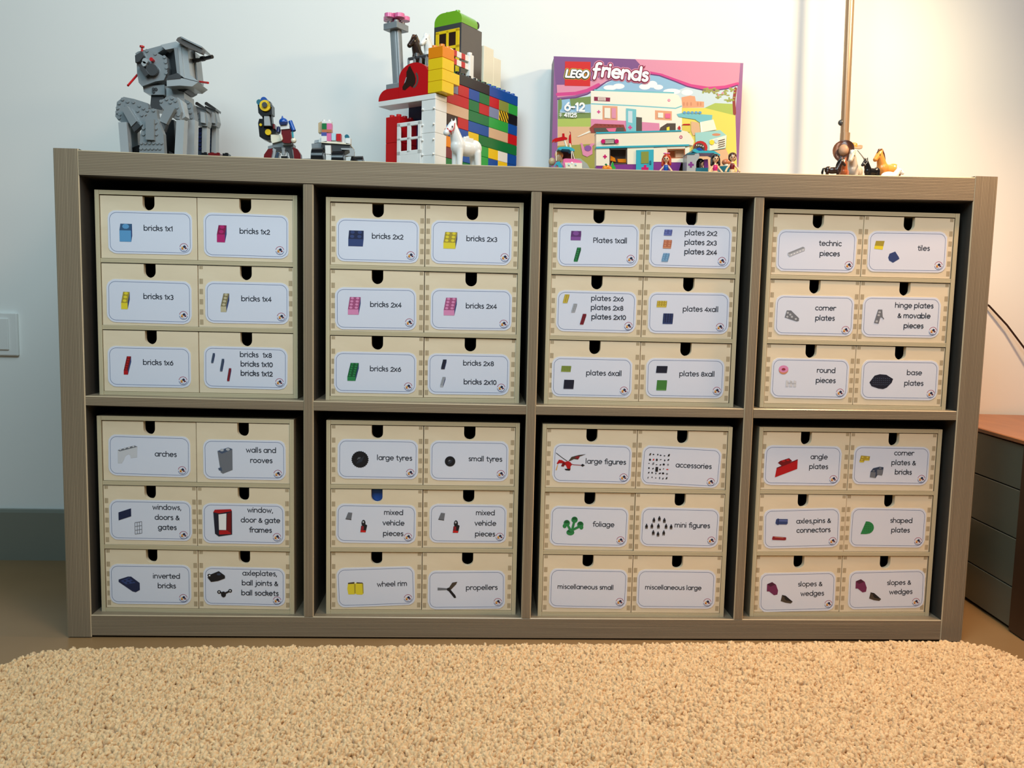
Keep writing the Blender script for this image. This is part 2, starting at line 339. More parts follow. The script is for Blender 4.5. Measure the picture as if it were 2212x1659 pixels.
# ------------------------------------------------------------------ room
WALLY = .405
b = MB(); b.box(-2.6, 4.2, WALLY, WALLY+.12, 0, 2.6, 'wall_paint'); tag(b.build('wall_back'), 'plain white painted wall behind the shelving unit', kind='structure')
b = MB(); b.box(-2.6, 4.2, -3.4, WALLY+.12, -.06, 0, 'floor_tile'); tag(b.build('floor'), 'glossy beige stone floor', kind='structure')
b = MB(); b.prism([(0, 0), (.013, 0), (.013, .1), (.010, .1055), (0, .1055)], 0, 1, 'skirting_tile')
bb = MB()
prof = [(WALLY, 0), (WALLY-.013, 0), (WALLY-.013, .100), (WALLY-.009, .1055), (WALLY, .1055)]
n = len(prof); vs = [(-2.6, y, z) for y, z in prof]+[(4.2, y, z) for y, z in prof]
bb.add(vs, [tuple(range(n-1, -1, -1)), tuple(range(n, 2*n))]+[(i, (i+1)%n, n+(i+1)%n, n+i) for i in range(n)], 'skirting_tile')
tag(bb.build('baseboard_back'), 'grey stone skirting along the foot of the wall', kind='structure')

# ------------------------------------------------------------------ shelving unit
HS = .9944; W_, P_, D_, CW = 1.47, .038, .016, .3365; DEP = .39
zb0, zb1 = 0.0, P_*HS; zm0, zm1 = (P_+.339)*HS, (P_+.355)*HS; zt0, zt1 = .732*HS, .770*HS
def sag(x, a):
    t = min(1, max(0, (x-P_)/(W_-2*P_))); return 4*t*(1-t)*a
SAG = {'top': .0045, 'mid': .0025, 'bot': .001}
def top_z(x): return zt1-sag(x, SAG['top'])
unit = thing('shelving_unit', (W_/2, DEP/2, 0), 'large grey-brown eight-cubby shelving unit with ribbed board edges against the wall', 'shelf')
UO = Vector((W_/2, DEP/2, 0))
def board(x0, x1, z0, z1, s, name, edge, ch=.0012, nx=24, y0=0., y1=DEP):
    """a board with chamfered front edges, bending by the sag s along its length"""
    c = MB(); xs = [x0+(x1-x0)*i/nx for i in range(nx+1)]
    ring = [(y0, z0+ch), (y0, z1-ch), (y0+ch, z1), (y1, z1), (y1, z0), (y0+ch, z0)]
    vs = []
    for x in xs:
        dz = -sag(x, s)
        vs += [(x-UO.x, y-UO.y, z+dz) for y, z in ring]
    k = len(ring)
    for i in range(nx):
        for j in range(k):
            c.f.append((i*k+j, i*k+(j+1)%k, (i+1)*k+(j+1)%k, (i+1)*k+j)); c.m.append(c.mi(edge if j == 0 else ('edge_highlight' if j == 1 else ('board_top' if j == 2 else 'board_face'))))
    c.f += [tuple(range(k)), tuple(range(nx*k+k-1, nx*k-1, -1))]; c.m += [c.mi('board_face')]*2
    c.v = vs
    return c.build(name, unit)
def upright(x0, x1, z0, z1, name, ch=.0016, y0=0.):
    c = MB(); ring = [(x0+ch, y0), (x1-ch, y0), (x1, y0+ch), (x1, DEP), (x0, DEP), (x0, y0+ch)]
    vs = [(x-UO.x, y-UO.y, z) for z in (z0, z1) for x, y in ring]
    c.v = vs; k = 6
    for j in range(k): c.f.append((j, (j+1)%k, k+(j+1)%k, k+j)); c.m.append(c.mi('edge_lines_upright' if j == 0 else ('edge_highlight' if j in (1, 5) else 'board_face')))
    c.f += [tuple(range(k-1, -1, -1)), tuple(range(k, 2*k))]; c.m += [c.mi('board_face')]*2
    return c.build(name, unit)
upright(0, P_, .0015, zt1+.0018, 'side_panel'); upright(W_-P_, W_, .0015, zt1+.0018, 'side_panel')
board(P_, W_-P_, zt0, zt1, SAG['top'], 'top_panel', 'edge_lines_flat')
board(P_, W_-P_, .003, zb1, SAG['bot'], 'bottom_panel', 'edge_lines_flat', y0=.001)
dx_ = [P_+CW*(i+1)+D_*i for i in range(3)]
for x in dx_: upright(x, x+D_, zb1-sag(x, SAG['bot']), zt0-sag(x, SAG['top']), 'divider', y0=.0008)
edges = [P_]+[e for x in dx_ for e in (x, x+D_)]+[W_-P_]
for i in range(4): board(edges[2*i], edges[2*i+1], zm0, zm1, SAG['mid'], 'shelf', 'edge_lines_flat', nx=6, y0=.0015)
for fx in (.05, .735, 1.42):
    c = MB(); c.cyl((fx-UO.x, .05-UO.y, 0), (fx-UO.x, .05-UO.y, .0035), .012, 'darkgrey'); c.build('foot_pad', unit)

# ------------------------------------------------------------------ birch chests with six labelled drawers
CARDS = [
 (11,82.6,256.5,129.0,66.6,0.2,[('bricks 1x1',12.5,6.3)],(51.5,-21.7),[('B',-37.1,-0.8,19.4,27.6,1,1,'blue')]),
 (12,230.8,255.6,131.8,68.2,-0.2,[('bricks 1x2',13.1,6.4)],(52.0,-21.3),[('B',-37.9,2.1,15.0,26.4,1,2,'magenta')]),
 (13,79.5,149.2,130.4,66.9,-0.4,[('bricks 1x3',14.3,7.5)],(52.8,-19.8),[('B',-36.6,0.9,13.4,27.1,1,3,'yellow')]),
 (14,231.3,150.7,130.5,65.3,0.1,[('bricks 1x4',14.3,6.0)],(53.1,-20.9),[('B',-34.6,-0.3,13.6,29.2,1,4,'tan')]),
 (15,77.8,46.5,128.8,64.5,-0.1,[('bricks 1x6',13.6,6.3)],(52.1,-20.9),[('B',-34.0,1.5,11.9,29.1,1,6,'red')]),
 (16,228.2,47.5,131.2,66.9,-0.4,[('bricks  1x8',16.0,20.7),('bricks 1x10',17.3,5.8),('bricks 1x12',17.3,-9.0)],(53.3,-21.7),[('B',-50.9,14.6,5.8,15.7,1,8,'slate'),('B',-36.8,3.8,6.6,19.9,1,10,'slate'),('B',-25.8,-11.2,6.6,20.5,1,12,'darkred')]),
 (21,80.8,254.7,129.5,67.7,-0.1,[('bricks 2x2',15.2,6.3)],(51.8,-21.8),[('B',-34.3,2.6,24.0,24.5,2,2,'navy')]),
 (22,228.7,255.3,127.8,67.8,-0.1,[('bricks 2x3',16.2,5.8)],(53.1,-21.7),[('B',-33.7,2.9,21.8,26.0,2,3,'yellow')]),
 (23,78.6,147.3,128.0,66.4,0.4,[('bricks 2x4',15.6,6.2)],(52.9,-21.1),[('B',-34.1,4.3,20.1,27.9,2,4,'pink')]),
 (24,230.2,149.4,129.8,65.5,0.3,[('bricks 2x4',15.9,5.3)],(52.2,-21.9),[('B',-33.7,4.4,20.8,28.2,2,4,'pink')]),
 (25,78.7,45.5,130.8,65.9,0.0,[('bricks 2x6',15.8,5.5)],(52.4,-21.7),[('B',-35.6,0.6,18.0,28.8,2,6,'green')]),
 (26,228.0,45.4,131.4,65.9,0.1,[('bricks 2x8',15.4,17.3),('bricks 2x10',18.5,-13.0)],(52.8,-21.1),[('B',-40.3,15.4,8.6,15.8,2,8,'black'),('B',-41.6,-13.0,8.6,16.3,2,10,'grey')]),
 (31,80.4,256.6,130.0,68.1,0.6,[('Plates 1xall',19.1,6.9)],(52.6,-21.3),[('P',-36.1,14.6,16.7,14.7,1,1,'purple'),('P',-33.2,-15.3,11.2,22.4,1,6,'green')]),
 (32,228.5,258.3,132.0,68.0,0.0,[('plates 2x2',16.2,21.0),('plates 2x3',16.4,6.0),('plates 2x4',16.9,-8.9)],(52.1,-22.2),[('P',-36.9,21.0,13.5,9.4,2,2,'indigo'),('P',-37.3,2.7,14.2,13.5,2,3,'rust'),('P',-39.4,-18.4,12.8,13.5,2,4,'steel')]),
 (33,80.6,150.9,128.8,65.8,-0.1,[('plates 2x6',17.3,20.7),('plates 2x8',17.4,6.0),('plates 2x10',20.4,-8.9)],(53.0,-22.1),[('P',-49.3,19.5,10.3,13.9,2,6,'gold'),('P',-35.8,4.9,9.0,14.0,2,8,'grey'),('P',-20.8,-12.6,9.9,17.1,2,10,'darkred')]),
 (34,230.6,151.7,131.6,66.1,0.4,[('plates 4xall',19.4,6.0)],(52.0,-21.9),[('P',-44.2,14.0,16.8,10.4,4,3,'gold'),('P',-33.4,-9.4,17.0,17.0,4,6,'navy')]),
 (35,77.1,44.6,130.5,64.8,-0.1,[('plates 6xall',19.4,6.5)],(52.8,-20.6),[('P',-42.5,12.9,16.3,9.7,6,4,'olive'),('P',-37.4,-12.2,17.0,14.8,6,6,'black')]),
 (36,229.5,45.9,128.0,64.2,0.3,[('plates 8xall',19.3,6.8)],(52.8,-19.9),[('P',-38.8,13.9,18.7,11.4,8,5,'black'),('P',-38.1,-11.9,17.2,16.7,8,8,'leaf')]),
 (41,80.1,254.6,129.3,66.0,0.3,[('technic',21.8,12.1),('pieces',21.9,-4.1)],(53.9,-21.7),[('beam',-33.1,-1.7,27.5,16.6)]),
 (42,228.9,257.1,129.5,65.4,0.7,[('tiles',26.5,5.5)],(52.6,-21.3),[('tile',-46.8,10.0,16.7,14.1),('penta',-21.9,-8.6,18.5,18.0)]),
 (43,82.5,151.3,129.3,64.4,0.2,[('corner',17.7,11.7),('plates',17.8,-4.5)],(52.7,-22.8),[('cornerplate',-36.9,-1.3,23.6,17.5)]),
 (44,226.4,151.8,128.8,65.6,0.3,[('hinge plates',20.4,18.5),('& movable',21.0,2.0),('pieces',21.3,-14.2)],(54.0,-21.6),[('hinge',-37.0,-0.2,15.5,23.8)]),
 (45,81.1,48.5,127.9,65.7,-0.1,[('round',26.2,13.2),('pieces',26.5,-3.2)],(51.4,-22.2),[('ring',-44.5,13.4,16.0,14.7),('pale',-30.8,-8.0,18.1,15.5)]),
 (46,230.9,48.8,128.1,64.9,0.3,[('base',23.8,11.9),('plates',23.9,-5.4)],(53.3,-22.0),[('octagon',-30.9,-3.1,39.1,24.8)]),
 (51,80.4,256.6,129.6,66.0,-0.7,[('arches',25.9,3.1)],(51.9,-21.6),[('arch',-34.2,1.7,31.2,29.4)]),
 (52,231.4,253.6,130.8,64.5,0.1,[('walls and',26.4,15.2),('rooves',26.8,-1.3)],(52.9,-22.1),[('panel',-30.8,-1.8,23.6,42.4)]),
 (53,80.8,152.0,130.9,65.8,-0.1,[('windows,',26.3,21.1),('doors &',26.3,4.6),('gates',26.3,-11.6)],(52.2,-23.1),[('pane',-40.8,9.2,20.1,20.1),('lattice',-19.6,-12.5,10.8,21.1)]),
 (54,229.3,149.1,131.5,66.2,-0.1,[('window,',26.7,22.2),('door & gate',26.9,5.7),('frames',26.8,-10.5)],(53.3,-21.0),[('frame',-33.4,1.1,29.8,45.3)]),
 (55,78.3,46.1,130.5,65.8,0.2,[('inverted',26.1,13.3),('bricks',26.3,-2.8)],(52.5,-22.2),[('inv',-33.9,-0.3,33.7,26.0)]),
 (56,229.2,44.6,131.5,64.4,-0.3,[('axleplates,',25.0,21.8),('ball joints &',25.3,5.6),('ball sockets',25.2,-10.9)],(52.9,-22.0),[('axle',-45.1,16.0,28.1,18.2),('ball',-31.7,-11.3,23.5,14.4)]),
 (61,82.2,257.4,128.5,64.6,-0.3,[('large tyres',26.6,2.1)],(52.1,-21.4),[('tyre',-28.7,-0.7,27.9,27.9)]),
 (62,229.5,256.8,127.1,65.2,-0.1,[('small tyres',25.7,2.8)],(51.5,-21.1),[('tyre',-31.3,-1.3,17.5,17.5)]),
 (63,80.2,151.2,128.9,64.3,-0.6,[('mixed',27.7,18.5),('vehicle',27.8,1.2),('pieces',27.7,-16.3)],(51.9,-21.1),[('wedge',-44.3,11.8,10.9,12.6),('veh',-20.0,-3.9,10.9,21.4)]),
 (64,229.2,152.1,126.3,64.5,-0.2,[('mixed',27.9,18.0),('vehicle',28.3,0.6),('pieces',28.2,-17.3)],(52.3,-21.0),[('wedge',-43.4,11.5,11.0,12.7),('veh',-19.3,-4.5,11.1,21.6)]),
 (65,80.3,45.2,127.2,66.0,2.3,[('wheel rim',26.3,3.2)],(51.7,-21.2),[('rim',-33.6,-1.6,26.2,22.0)]),
 (66,228.7,41.3,127.1,65.2,0.7,[('propellers',25.0,3.1)],(51.6,-20.9),[('prop',-31.5,0.1,32.2,27.7)]),
 (71,82.3,256.0,128.4,64.2,-0.7,[('large figures',22.3,3.2)],(52.5,-21.4),[('dragon',-35.1,1.8,48.5,28.4)]),
 (72,228.7,253.2,130.3,65.3,-2.0,[('accessories',20.5,1.9)],(50.9,-23.0),[('bits',-37.8,-1.5,35.8,43.5)]),
 (73,80.9,151.1,128.5,66.6,-0.8,[('foliage',23.4,3.6)],(52.8,-21.7),[('plant',-26.6,0.1,32.9,31.0)]),
 (74,230.5,151.9,130.1,65.6,-0.6,[('mini figures',20.7,3.3)],(53.7,-20.8),[('figs',-35.6,-0.1,46.9,32.5)]),
 (75,82.5,46.8,128.9,66.6,-0.6,[('miscellaneous small',-4.4,2.2)],(53.3,-21.4),[]),
 (76,228.9,47.0,130.8,65.6,-0.2,[('miscellaneous large',-4.8,2.3)],(53.3,-21.6),[]),
 (81,76.6,256.7,129.9,66.2,-0.1,[('angle',27.0,14.1),('plates',27.2,-2.2)],(53.4,-22.3),[('angle',-27.4,-4.1,36.9,32.5)]),
 (82,227.1,258.2,130.1,64.9,-0.3,[('corner',20.6,20.8),('plates &',21.1,4.6),('bricks',21.6,-11.3)],(53.5,-21.6),[('cplate',-46.2,10.6,17.7,11.4),('cbrick',-24.1,-11.5,22.3,19.0)]),
 (83,80.9,151.1,129.3,67.0,1.8,[('axles,pins &',19.8,11.4),('connectors',20.0,-4.2)],(53.2,-23.2),[('pin',-34.7,12.2,20.8,11.3),('redaxle',-38.3,-15.5,23.9,8.1)]),
 (84,229.4,152.5,130.0,67.5,-0.4,[('shaped',22.0,11.9),('plates',22.0,-4.5)],(53.7,-22.4),[('halfround',-35.6,-0.4,22.4,21.7)]),
 (85,80.7,41.5,129.9,67.2,1.3,[('slopes &',21.3,12.5),('wedges',25.5,-3.9)],(54.0,-22.2),[('slope',-43.1,6.5,19.2,22.8),('wedgeb',-18.1,-12.2,20.8,15.2)]),
 (86,234.4,45.7,132.1,66.7,1.3,[('slopes &',21.1,11.1),('wedges',25.0,-5.0)],(52.2,-22.6),[('slope',-44.5,7.6,19.5,23.1),('wedgeb',-19.3,-11.7,21.1,15.4)]),
]

CH_W, CH_H, CH_D, CT = .3101, .3201, .30, .0066
CHEST = [(.0509, .0213, .0044), (.4062, .0199, .0121), (.7567, .0210, -.0085), (1.1101, .0162, -.0056), (.0475, .0167, -.0231), (.4083, .0142, .0064), (.7550, .0103, -.0017), (1.1107, .0130, .0200)]
CNAME = ['upper left cubby, cards for single-width bricks', 'upper row second cubby, cards for double-width bricks', 'upper row third cubby, all cards for plates',
 'upper right cubby, cards from tiles to base plates', 'lower left cubby, cards for arches, windows and gates', 'lower row second cubby, cards for tyres and propellers',
 'lower row third cubby, cards for figures and foliage', 'lower right cubby, cards for angle plates, slopes and wedges']
STRONG = {1: (14,), 5: ()}     # drawers of the left chests whose finger joints face the front

def ell(mb, cx, cz, rx, rz, y, m, n=12): mb.disc(cx, cz, rx, y, m, n, rz)
def pic_brick(mb, cx, cz, w, h, nw, nl, col, y, plate):
    fr = .34 if plate else .98
    s = h/(fr+.58*nl); fw = min(w*.95, max(nw*s, w*.55)); sx = fw/nw; dx = w-fw; fh = fr*s; dy = h-fh
    if plate and nw*s > w*.9: fh = max(fh, h*.12); dy = h-fh
    x0, z0 = cx-w/2, cz-h/2
    mb.flat([(x0+fw, z0), (x0+w, z0+dy*.9), (x0+w, z0+h), (x0+fw, z0+fh)], y, 'ink_navy' if not plate else 'ink_'+col+'top')
    mb.flat([(x0, z0), (x0+fw, z0), (x0+fw, z0+fh), (x0, z0+fh)], y-.00002, 'ink_'+col)
    mb.flat([(x0, z0+fh), (x0+fw, z0+fh), (x0+w, z0+h), (x0+dx, z0+h)], y-.00002, 'ink_'+col+'top')
    if nw*nl <= 32:
        for i in range(nw):
            for j in range(nl):
                t = (j+.5)/nl; px = x0+(i+.5)*sx+dx*t; pz = z0+fh+dy*t
                ell(mb, px, pz+.06*s, sx*.3, min(sx*.22, dy/nl*.4), y-.00004, 'ink_'+col, 10)
def pic(mb, k, cx, cz, w, h, y, args):
    X = lambda t: cx+(t-.5)*w
    Z = lambda t: cz+(t-.5)*h
    F = lambda pts, m, d=0: mb.flat([(X(a), Z(c)) for a, c in pts], y-d*.00002, 'ink_'+m)
    E_ = lambda a, c, ra, rc, m, d=0, n=16: mb.disc(X(a), Z(c), ra*w, y-d*.00002, 'ink_'+m, n, rc*h)
    Ln = lambda pts, hw, m, d=0: mb.line([(X(a), Z(c)) for a, c in pts], hw, y-d*.00002, 'ink_'+m)
    if k == 'B': pic_brick(mb, cx, cz, w, h, args[0], args[1], args[2], y, False)
    elif k == 'P': pic_brick(mb, cx, cz, w, h, args[0], args[1], args[2], y, True)
    elif k == 'beam':
        F([(0, .2), (.12, 0), (1, .62), (1, .9), (.9, 1), (0, .38)], 'grey'); F([(0, .38), (.12, .28), (1, .9), (.88, 1)], 'greytop', 1)
        for i in range(5): E_(.22+.17*i, .22+.118*i, .035, .06, 'white', 2, 8)
    elif k == 'tile': F([(.05, .45), (.9, .4), (1, 1), (.15, 1)], 'yellowtop'); F([(0, .1), (.85, 0), (.9, .4), (.05, .45)], 'yellow', 1)
    elif k == 'penta': F([(0, .45), (.1, .2), (.45, 0), (1, .35), (.95, .5), (.6, 1), (.1, .8)], 'navy')
    elif k == 'cornerplate':
        F([(0, .35), (.12, 1), (.42, 1), (1, .3), (1, .05), (.85, .0)], 'midgrey')
        for a, c in ((.2, .78), (.38, .62), (.18, .42), (.5, .42), (.78, .22)): E_(a, c, .08, .1, 'grey', 1, 10)
    elif k == 'hinge':
        F([(0, .1), (.35, 1), (.8, 1), (.9, .45), (.65, .5), (.5, .05)], 'midgrey'); E_(.52, .82, .14, .07, 'grey', 1, 10); E_(.45, .62, .14, .07, 'grey', 1, 10); E_(.28, .2, .14, .07, 'grey', 1, 10)
        Ln([(.85, .5), (1, .38)], .8e-3, 'midgrey', 1)
    elif k == 'ring': E_(.5, .5, .5, .5, 'rust'); E_(.5, .6, .5, .4, 'pink', 1); E_(.5, .55, .2, .14, 'darkred', 2); F([(.3, .5), (.7, .5), (.6, .38), (.4, .38)], 'pinktop', 3)
    elif k == 'pale':
        for a in (.15, .5, .85): F([(a-.13, .1), (a+.13, .1), (a+.13, .7), (a-.13, .8)], 'palegrey')
        Ln([(.2, .5), (.9, .45)], .8e-3, 'grey', 1); E_(.5, .6, .08, .1, 'grey', 1)
    elif k == 'octagon':
        F([(0, .45), (.2, .9), (.42, 1), (.7, .97), (1, .7), (.95, .45), (.75, .12), (.6, .02), (.4, .05), (.1, .2)], 'blacktop')
        for i in range(9):
            for j in range(4): E_(.16+.085*i, .3+.14*j+.02*(i%2), .022, .025, 'slate', 1, 6)
    elif k == 'arch':
        F([(0, 0), (.2, .0), (.3, .18), (.4, .42), (.55, .52), (.63, .45), (.65, .3), (.98, .35), (1, .95), (.82, 1), (0, .72)], 'palegrey'); F([(0, .72), (.1, .65), (1, .93), (.85, 1)], 'midgrey', 1)
        for i in range(4): E_(.13+.22*i, .76+.065*i, .055, .05, 'palegrey', 2, 10)
    elif k == 'panel':
        F([(.2, .05), (.35, 0), (1, .15), (1, .95), (.75, 1), (0, .86)], 'midgrey'); F([(0, .86), (.7, 1), (1, .93), (.3, .76)], 'slate', 1); F([(.02, .2), (.25, .25), (.3, .1), (.1, .12)], 'slate', 1)
        E_(.3, .9, .13, .05, 'grey', 2, 12); E_(.7, .93, .13, .05, 'grey', 2, 12)
    elif k == 'pane': F([(0, 0), (1, .35), (1, 1), (0, .65)], 'navytop')
    elif k == 'lattice':
        for t in (0, .33, .66, 1): Ln([(t, .0+.1*t), (t, .9+.1*t)], .35e-3, 'midgrey')
        for t in (0, .33, .66, 1): Ln([(0, .9*t), (1, .9*t+.1)], .35e-3, 'midgrey')
    elif k == 'frame':
        F([(0, .88), (.9, 1), (1, .93), (1, .08), (.28, 0), (.08, .1)], 'blacktop'); F([(.3, .24), (.68, .24), (.7, .84), (.28, .8)], 'white', 1); F([(.3, .07), (.95, .1), (.9, .24), (.3, .22)], 'red', 1)
        F([(0, .88), (.08, .97), (.95, 1), (1, .93), (.3, .84)], 'red', 1); F([(.7, .24), (.95, .12), (.97, .9), (.74, .84)], 'redtop', 1)
        for i in range(4): E_(.22+.2*i, .93+.012*i, .07, .03, 'red', 2, 10)
    elif k == 'inv':
        F([(0, .8), (.45, 1), (.6, 1), (1, .6), (1, .15), (.8, 0), (.65, .05), (0, .65)], 'navytop'); F([(.1, .72), (.5, .95), (.8, .6), (.35, .5)], 'navy', 1)
        for a, c in ((.3, .72), (.5, .82), (.45, .6), (.65, .68)): E_(a, c, .07, .05, 'navytop', 2, 10)
    elif k == 'axle':
        F([(.2, .7), (.65, 1), (1, .6), (1, .35), (.6, .1), (.2, 0), (.0, .4)], 'dk'); E_(.1, .6, .1, .14, 'dk', 1); E_(.12, .58, .05, .07, 'card', 2) if 0 else E_(.12, .58, .05, .07, 'white', 2)
        E_(.3, .18, .1, .16, 'dk', 1); E_(.65, .72, .12, .1, 'slatetop', 2)
    elif k == 'ball': Ln([(.1, .6), (.5, .45), (.9, .8)], 1.4e-3, 'dk'); E_(.12, .62, .13, .2, 'dk', 1); E_(.88, .78, .13, .2, 'dk', 1); E_(.12, .62, .05, .08, 'white', 2); E_(.88, .78, .05, .08, 'white', 2); E_(.42, .35, .17, .34, 'dk', 1)
    elif k == 'tyre':
        pts = [(.5+(.5 if i%2 else .465)*math.cos(2*math.pi*i/48), .5+(.5 if i%2 else .465)*math.sin(2*math.pi*i/48)) for i in range(48)]; F(pts, 'dk')
        for i in range(7): Ln([(.3+.05*i, .25+.02*i), (.42+.05*i, .45+.04*i)], .35e-3, 'text', 1)
        for i in range(3): Ln([(.35+.06*i, .5+.02*i), (.42+.05*i, .62)], .4e-3, 'midgrey', 2)
    elif k == 'wedge': F([(0, .1), (.4, 1), (1, .95), (.85, 0)], 'midgrey'); Ln([(.05, .12), (.85, .04)], .4e-3, 'dk', 1)
    elif k == 'veh': F([(0, 0), (.8, .02), (1, .55), (.8, .62), (.1, .5)], 'dk'); F([(.02, .02), (.75, .0), (.8, .15), (.05, .18)], 'legored', 1); F([(.1, .2), (.5, .2), (.5, .5), (.15, .5)], 'darkred', 1); E_(.45, .72, .3, .25, 'dk', 1); E_(.42, .8, .12, .08, 'grey', 2)
    elif k == 'rim':
        F([(.06, .95), (.45, 1), (.5, .85), (.6, .97), (.95, .93), (1, .85), (1, .1), (.9, 0), (.6, .03), (.5, .1), (.42, .05), (.05, .06), (0, .5)], 'yellow')
        F([(.06, .95), (.45, 1), (.44, .86), (.05, .85)], 'brown', 1); F([(.6, .97), (.95, .93), (1, .85), (.58, .87)], 'brown', 1); F([(.43, .1), (.5, .15), (.52, .8), (.44, .9)], 'yellowtop', 1); F([(.95, .1), (1, .12), (1, .85), (.93, .86)], 'yellowtop', 1)
    elif k == 'prop':
        F([(0, .65), (.5, .6), (.52, .5), (0, .48)], 'midgrey'); F([(.5, .5), (.75, .95), (1, 1), (.95, .85), (.65, .48)], 'brown', 1); F([(.5, .52), (.85, 0), (.95, .02), (.9, .18), (.66, .52)], 'dk', 1); E_(.56, .54, .09, .1, 'dk', 2)
    elif k == 'dragon':
        Ln([(0, 1), (.2, .75), (.38, .55)], .5e-3, 'dk'); F([(.42, .55), (.52, .8), (.75, .92), (1, .98), (.8, .84), (.74, .66), (.6, .68), (.5, .58)], 'brown', 1); F([(.7, .86), (.8, .84), (.76, .7), (.62, .74)], 'darkred', 2)
        F([(.03, .4), (.1, .62), (.2, .6), (.3, .5), (.42, .55), (.5, .48), (.55, .36), (.5, .25), (.5, .05), (.4, .1), (.34, .3), (.22, .42), (.12, .42), (.06, .36)], 'red', 1)
        Ln([(.5, .4), (.6, .35), (.9, .33)], .5e-3, 'darkred', 1); F([(.84, .33), (.9, .42), (.98, .33), (.9, .25)], 'dk', 2); F([(.3, .1), (.5, .12), (.48, 0), (.34, .02)], 'dk', 2)
        F([(.08, .36), (.04, .02), (.0, .0), (.05, .3)], 'orange', 1); F([(.24, .5), (.18, .25), (.26, .22), (.34, .4)], 'redtop', 2)
    elif k == 'bits':
        rr = random.Random(3)
        for i in range(6):
            for j in range(6):
                a, c = .08+.17*i+rr.uniform(-.02, .02), .06+.175*j+rr.uniform(-.02, .02); ra, rc = rr.uniform(.02, .06), rr.uniform(.015, .05)
                mm = rr.choice(['dk', 'dk', 'dk', 'brown', 'text', 'midgrey'] if (i, j) not in ((1, 4), (5, 2)) else ['legored', 'yellow'])
                if rr.random() < .5: E_(a, c, ra, rc, mm, 0, 7)
                else: F([(a-ra, c-rc), (a+ra*.6, c-rc*.8), (a+ra, c+rc), (a-ra*.4, c+rc*.7)], mm)
        F([(.38, .3), (.5, .3), (.5, .48), (.38, .48)], 'dk', 1)
    elif k == 'plant':
        for a, c in ((.18, .66), (.56, .85), (.86, .6)): E_(a, c, .16, .17, 'green'); E_(a, c+.06, .12, .08, 'greentop', 1)
        for a, c in ((.08, .5), (.92, .45)): E_(a, c, .1, .12, 'green')
        E_(.38, .16, .2, .16, 'green'); E_(.38, .24, .16, .08, 'greentop', 1)
        for p in (((.4, .25), (.2, .6)), ((.45, .25), (.56, .8)), ((.48, .3), (.84, .5))): Ln(p, 2e-3, 'green', 1)
    elif k == 'figs':
        for a, c in ((.33, .85), (.52, .93), (.7, .84), (.08, .52), (.27, .54), (.5, .54), (.77, .54), (.95, .52), (.33, .2), (.5, .13), (.7, .2)):
            E_(a, c+.1, .025, .045, 'text', 1, 8); F([(a-.05, c-.05), (a+.05, c-.05), (a+.04, c+.07), (a-.04, c+.07)], 'dk'); F([(a-.04, c-.12), (a-.01, c-.12), (a, c-.04), (a+.01, c-.12), (a+.04, c-.12), (a+.04, c-.03), (a-.04, c-.03)], 'brown', 1)
    elif k == 'angle': F([(0, 0), (.06, .5), (1, .95), (1, .45)], 'red'); F([(.1, .75), (.2, .85), (.6, 1), (.75, .85), (.3, .58)], 'redtop', 1); F([(.06, .5), (1, .95), (1, .9), (.05, .44)], 'redtop', 2); E_(.35, .85, .08, .05, 'red', 2); E_(.55, .9, .08, .05, 'red', 2)
    elif k == 'cplate': F([(0, .15), (.12, 1), (1, .9), (.95, .3), (.5, .3), (.42, .0)], 'goldtop'); F([(0, .15), (.02, 0), (.42, 0), (.42, .12)], 'yellow', 1); F([(.5, .38), (.95, .38), (.95, .28), (.5, .28)], 'yellow', 1); E_(.28, .75, .1, .12, 'gold', 2, 10); E_(.75, .72, .1, .12, 'gold', 2, 10); E_(.22, .35, .1, .12, 'gold', 2, 10)
    elif k == 'cbrick': F([(0, .1), (.02, .55), (.2, .85), (.7, 1), (1, .95), (.95, .3), (.55, .25), (.45, .0)], 'slatetop'); F([(0, .06), (.42, .0), (.42, .5), (.02, .52)], 'midgrey', 1); F([(.52, .3), (.92, .22), (.95, .75), (.52, .75)], 'midgrey', 1); E_(.25, .62, .1, .07, 'midgrey', 2, 10); E_(.75, .88, .1, .07, 'midgrey', 2, 10)
    elif k == 'pin': F([(0, .3), (.05, .85), (.2, 1), (.3, .9), (1, .85), (1, .2), (.9, .05), (.3, .1), (.2, 0), (.05, .15)], 'navy'); Ln([(.3, .65), (.95, .6)], .8e-3, 'indigo', 1); Ln([(.2, .15), (.25, .9)], .5e-3, 'navytop', 1)
    elif k == 'redaxle': F([(0, .4), (.05, .9), (1, .6), (1, .1), (.9, 0), (.03, .15)], 'darkred'); Ln([(.2, .7), (.8, .5)], .4e-3, 'rust', 1)
    elif k == 'halfround': F([(0, 0), (.35, 1)]+[(.45+.55*math.sin(R(t)), .5+.5*math.cos(R(t))) for t in range(0, 170, 17)]+[(.4, .0)], 'green'); [E_(.3+.14*i, .25+.17*j, .03, .035, 'greentop', 1, 6) for i in range(4) for j in range(4)]
    elif k == 'slope': F([(0, .3), (.0, .85), (.45, 1), (.8, .8), (1, .35), (.95, .05), (.65, 0), (.2, .3)], 'plum'); F([(0, .85), (.45, 1), (.75, .8), (.3, .65)], 'plumtop', 1)
    elif k == 'wedgeb': F([(0, .3), (.1, 1), (.4, .9), (1, .2), (.85, 0), (.4, .1)], 'brown'); F([(.1, 1), (.4, .9), (1, .2), (.45, .35)], 'dk', 1); E_(.25, .7, .07, .08, 'brown', 2, 8)

